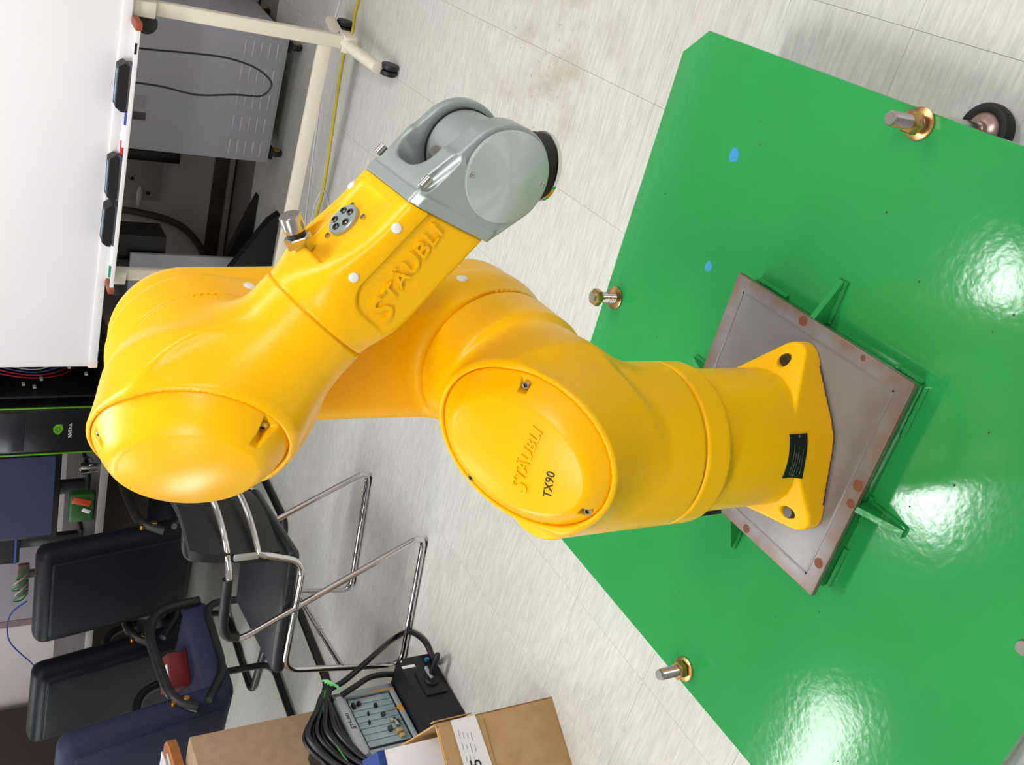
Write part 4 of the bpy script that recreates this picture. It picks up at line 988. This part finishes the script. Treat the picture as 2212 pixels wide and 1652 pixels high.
cable([cp(-.012, .02, .345), cp(-.03, .03, .28), cp(-.10, .05, .15), fp(-.80, 2.02, .012), fp(-.755, 1.90, .010), fp(-.765, 1.79, .010), fp(-.815, 1.72, .012), cp(.095, .20, .05), cp(.10, .13, .055)], .0095)
cable([cp(.03, .03, .32), cp(.018, .045, .27), cp(.0, .05, .22), cp(-.012, .04, .17), cp(-.012, .03, .12), cp(-.004, .02, .09)], .0095)
fa = thing('large_carton', 'tall plain brown carton below the wooden desk top', 'box', (-1.07, 2.1, ZF))
A_ = V(-1.055, 2.19, ZF)
MB().box(A_ + .35 * Tt - .16 * Nn + V(0, 0, .345), (.70, .32, .69), RC2, .004).build('carton_body', card, fa)
MB().box(A_ + .35 * Tt - .16 * Nn + V(0, 0, .6915), (.70, .06, .001), RC2).build('packing_tape', mat('pale_tape', (196, 176, 148), .4), fa)
wd = thing('wooden_desk', 'wooden desk top with rounded corner above the tall carton', 'desk', (-1.4, 2.3, ZF))
D_ = V(-1.082, 2.345, ZF)
pr = [(0.05, 0), (.0, -.04), (0, -.66), (.04, -.70), (1.0, -.70), (1.0, 0)]
pts_ = [(.06, 0), (.02, -.012), (.0, -.05), (0, -.70), (1.05, -.70), (1.05, 0)]
MB().prism(pts_, D_ + V(0, 0, .700), Tt, Nn, .03, V(0, 0, 1)).build('desk_top', mat('orange_wood', (168, 104, 48), .45, var=(6, (150, 90, 40), .4, .7, (1, 12, 1))), wd)
MB().box(D_ + .98 * Tt - .35 * Nn + V(0, 0, .35), (.03, .62, .70), RC2).box(D_ + .05 * Tt - .66 * Nn + V(0, 0, .35), (.05, .05, .70), RC2).build('desk_leg', steel_dark, wd)
for k in range(6):
    h_ = .7305 + .0045 * k; an = .06 * math.sin(k * 2.3); R_ = RC2 @ np.array([[math.cos(an), -math.sin(an), 0], [math.sin(an), math.cos(an), 0], [0, 0, 1]])
    MB().box(D_ + (.20 + .012 * math.sin(k * 1.7)) * Tt + (-.14 - .01 * (k % 3)) * Nn + V(0, 0, h_ + .002), (.297, .21, .0042), R_, .0006, 1).build('paper_sheaf', paper, label='white paper sheaf on the wooden desk, number %s from the bottom of its pile' % ['one', 'two', 'three', 'four', 'five', 'six'][k], cat='paper', group='papers on the wooden desk')
fb = thing('open_carton', 'light brown open carton with a white printed label', 'box', (-.85, 1.1, ZF))
TB = nrm((-.87, -.49, 0)); NB_ = nrm((.49, -.87, 0)); RB = np.stack([TB, np.cross((0, 0, 1), TB), V(0, 0, 1)], 1)
def bp_(t, o, h): return V(-.76, 1.06, ZF) + t * TB + o * NB_ + V(0, 0, h)
HB = .358; wb_ = .46; db = .34; th_ = .005
MB().box(bp_(wb_ / 2, -th_ / 2, HB / 2), (wb_, th_, HB), RB, .001).box(bp_(wb_ / 2, -db, HB / 2), (wb_, th_, HB), RB, .001).box(bp_(th_ / 2, -db / 2, HB / 2), (th_, db, HB), RB, .001).box(bp_(wb_ - th_ / 2, -db / 2, HB / 2), (th_, db, HB), RB, .001).box(bp_(wb_ / 2, -db / 2, .003), (wb_, db, .006), RB).build('carton_body', card2, fb)
MB().prism([(.001, 0), (.004, .012), (.010, -.004), (.02, .004), (wb_ - .01, .003), (wb_ - .004, -.126), (.012, -.128)], bp_(0, .001, HB - .006), TB, V(0, 0, 1), .004, NB_).build('folded_flap', card2, fb)
MB().prism([(0, -.11), (0, .002), (.02, .002), (.02, -.10)], bp_(-.004, -.001, HB), -NB_, V(0, 0, 1), .003, -TB).build('torn_edge', card2, fb)
lb = MB().prism([(.0, .318), (.0, .246), (wb_ * .62, .222), (wb_ * .62, .305)], bp_(.002, .0075, 0), TB, V(0, 0, 1), .0008, NB_).build('paper_label', paper, fb)
for k in range(4):
    text(['No. 2174 0031 sample parts', 'qty 1   carton 1 of 1', 'date 12 03', 'ref. 88 14 60'][k], 'print', .0085, .0002, bp_(.105 if k < 2 else .105, .0090, .296 - .012 * k) , -TB, V(0, 0, 1), ink, lb, 0) if False else None
for r_ in range(4):
    q0 = .03
    for k in range(3):
        MB().box(bp_(.040 + k * .030 + .004 * r_, .0086, .306 - .011 * r_ - .05 * (.04 + k * .03)), (.022 - .005 * ((k + r_) % 3), .0004, .0011), RB).build('print_line', mat('grey_print', (120, 118, 122), .6), lb)
tb8 = nrm(-TB + V(0, 0, .08)); text('05', 'handwriting', .042, .0003, bp_(.155, .0088, .262), tb8, nrm(V(0, 0, 1) + TB * .08), ink, lb, .2, width=1.15)
wc = thing('white_carton', 'white carton with dark blue top band standing inside the open brown carton', 'box', tuple(bp_(.19, -.155, .007)))
WT = .483
MB().box(bp_(.02 + .17, -.155, .007 + (WT - .007) / 2), (.34, .11, WT - .007), RB, .002).build('carton_body', paper, wc)
MB().box(bp_(.02 + .17, -.155, WT - .009), (.342, .112, .020), RB, .001).build('blue_band', mat('dark_blue_print', (24, 56, 130), .5), wc)
MB().box(bp_(.10, -.155, WT + .0015), (.05, .06, .002), RB).build('yellow_sticker', mat('warm_yellow', (238, 176, 30), .5), wc)
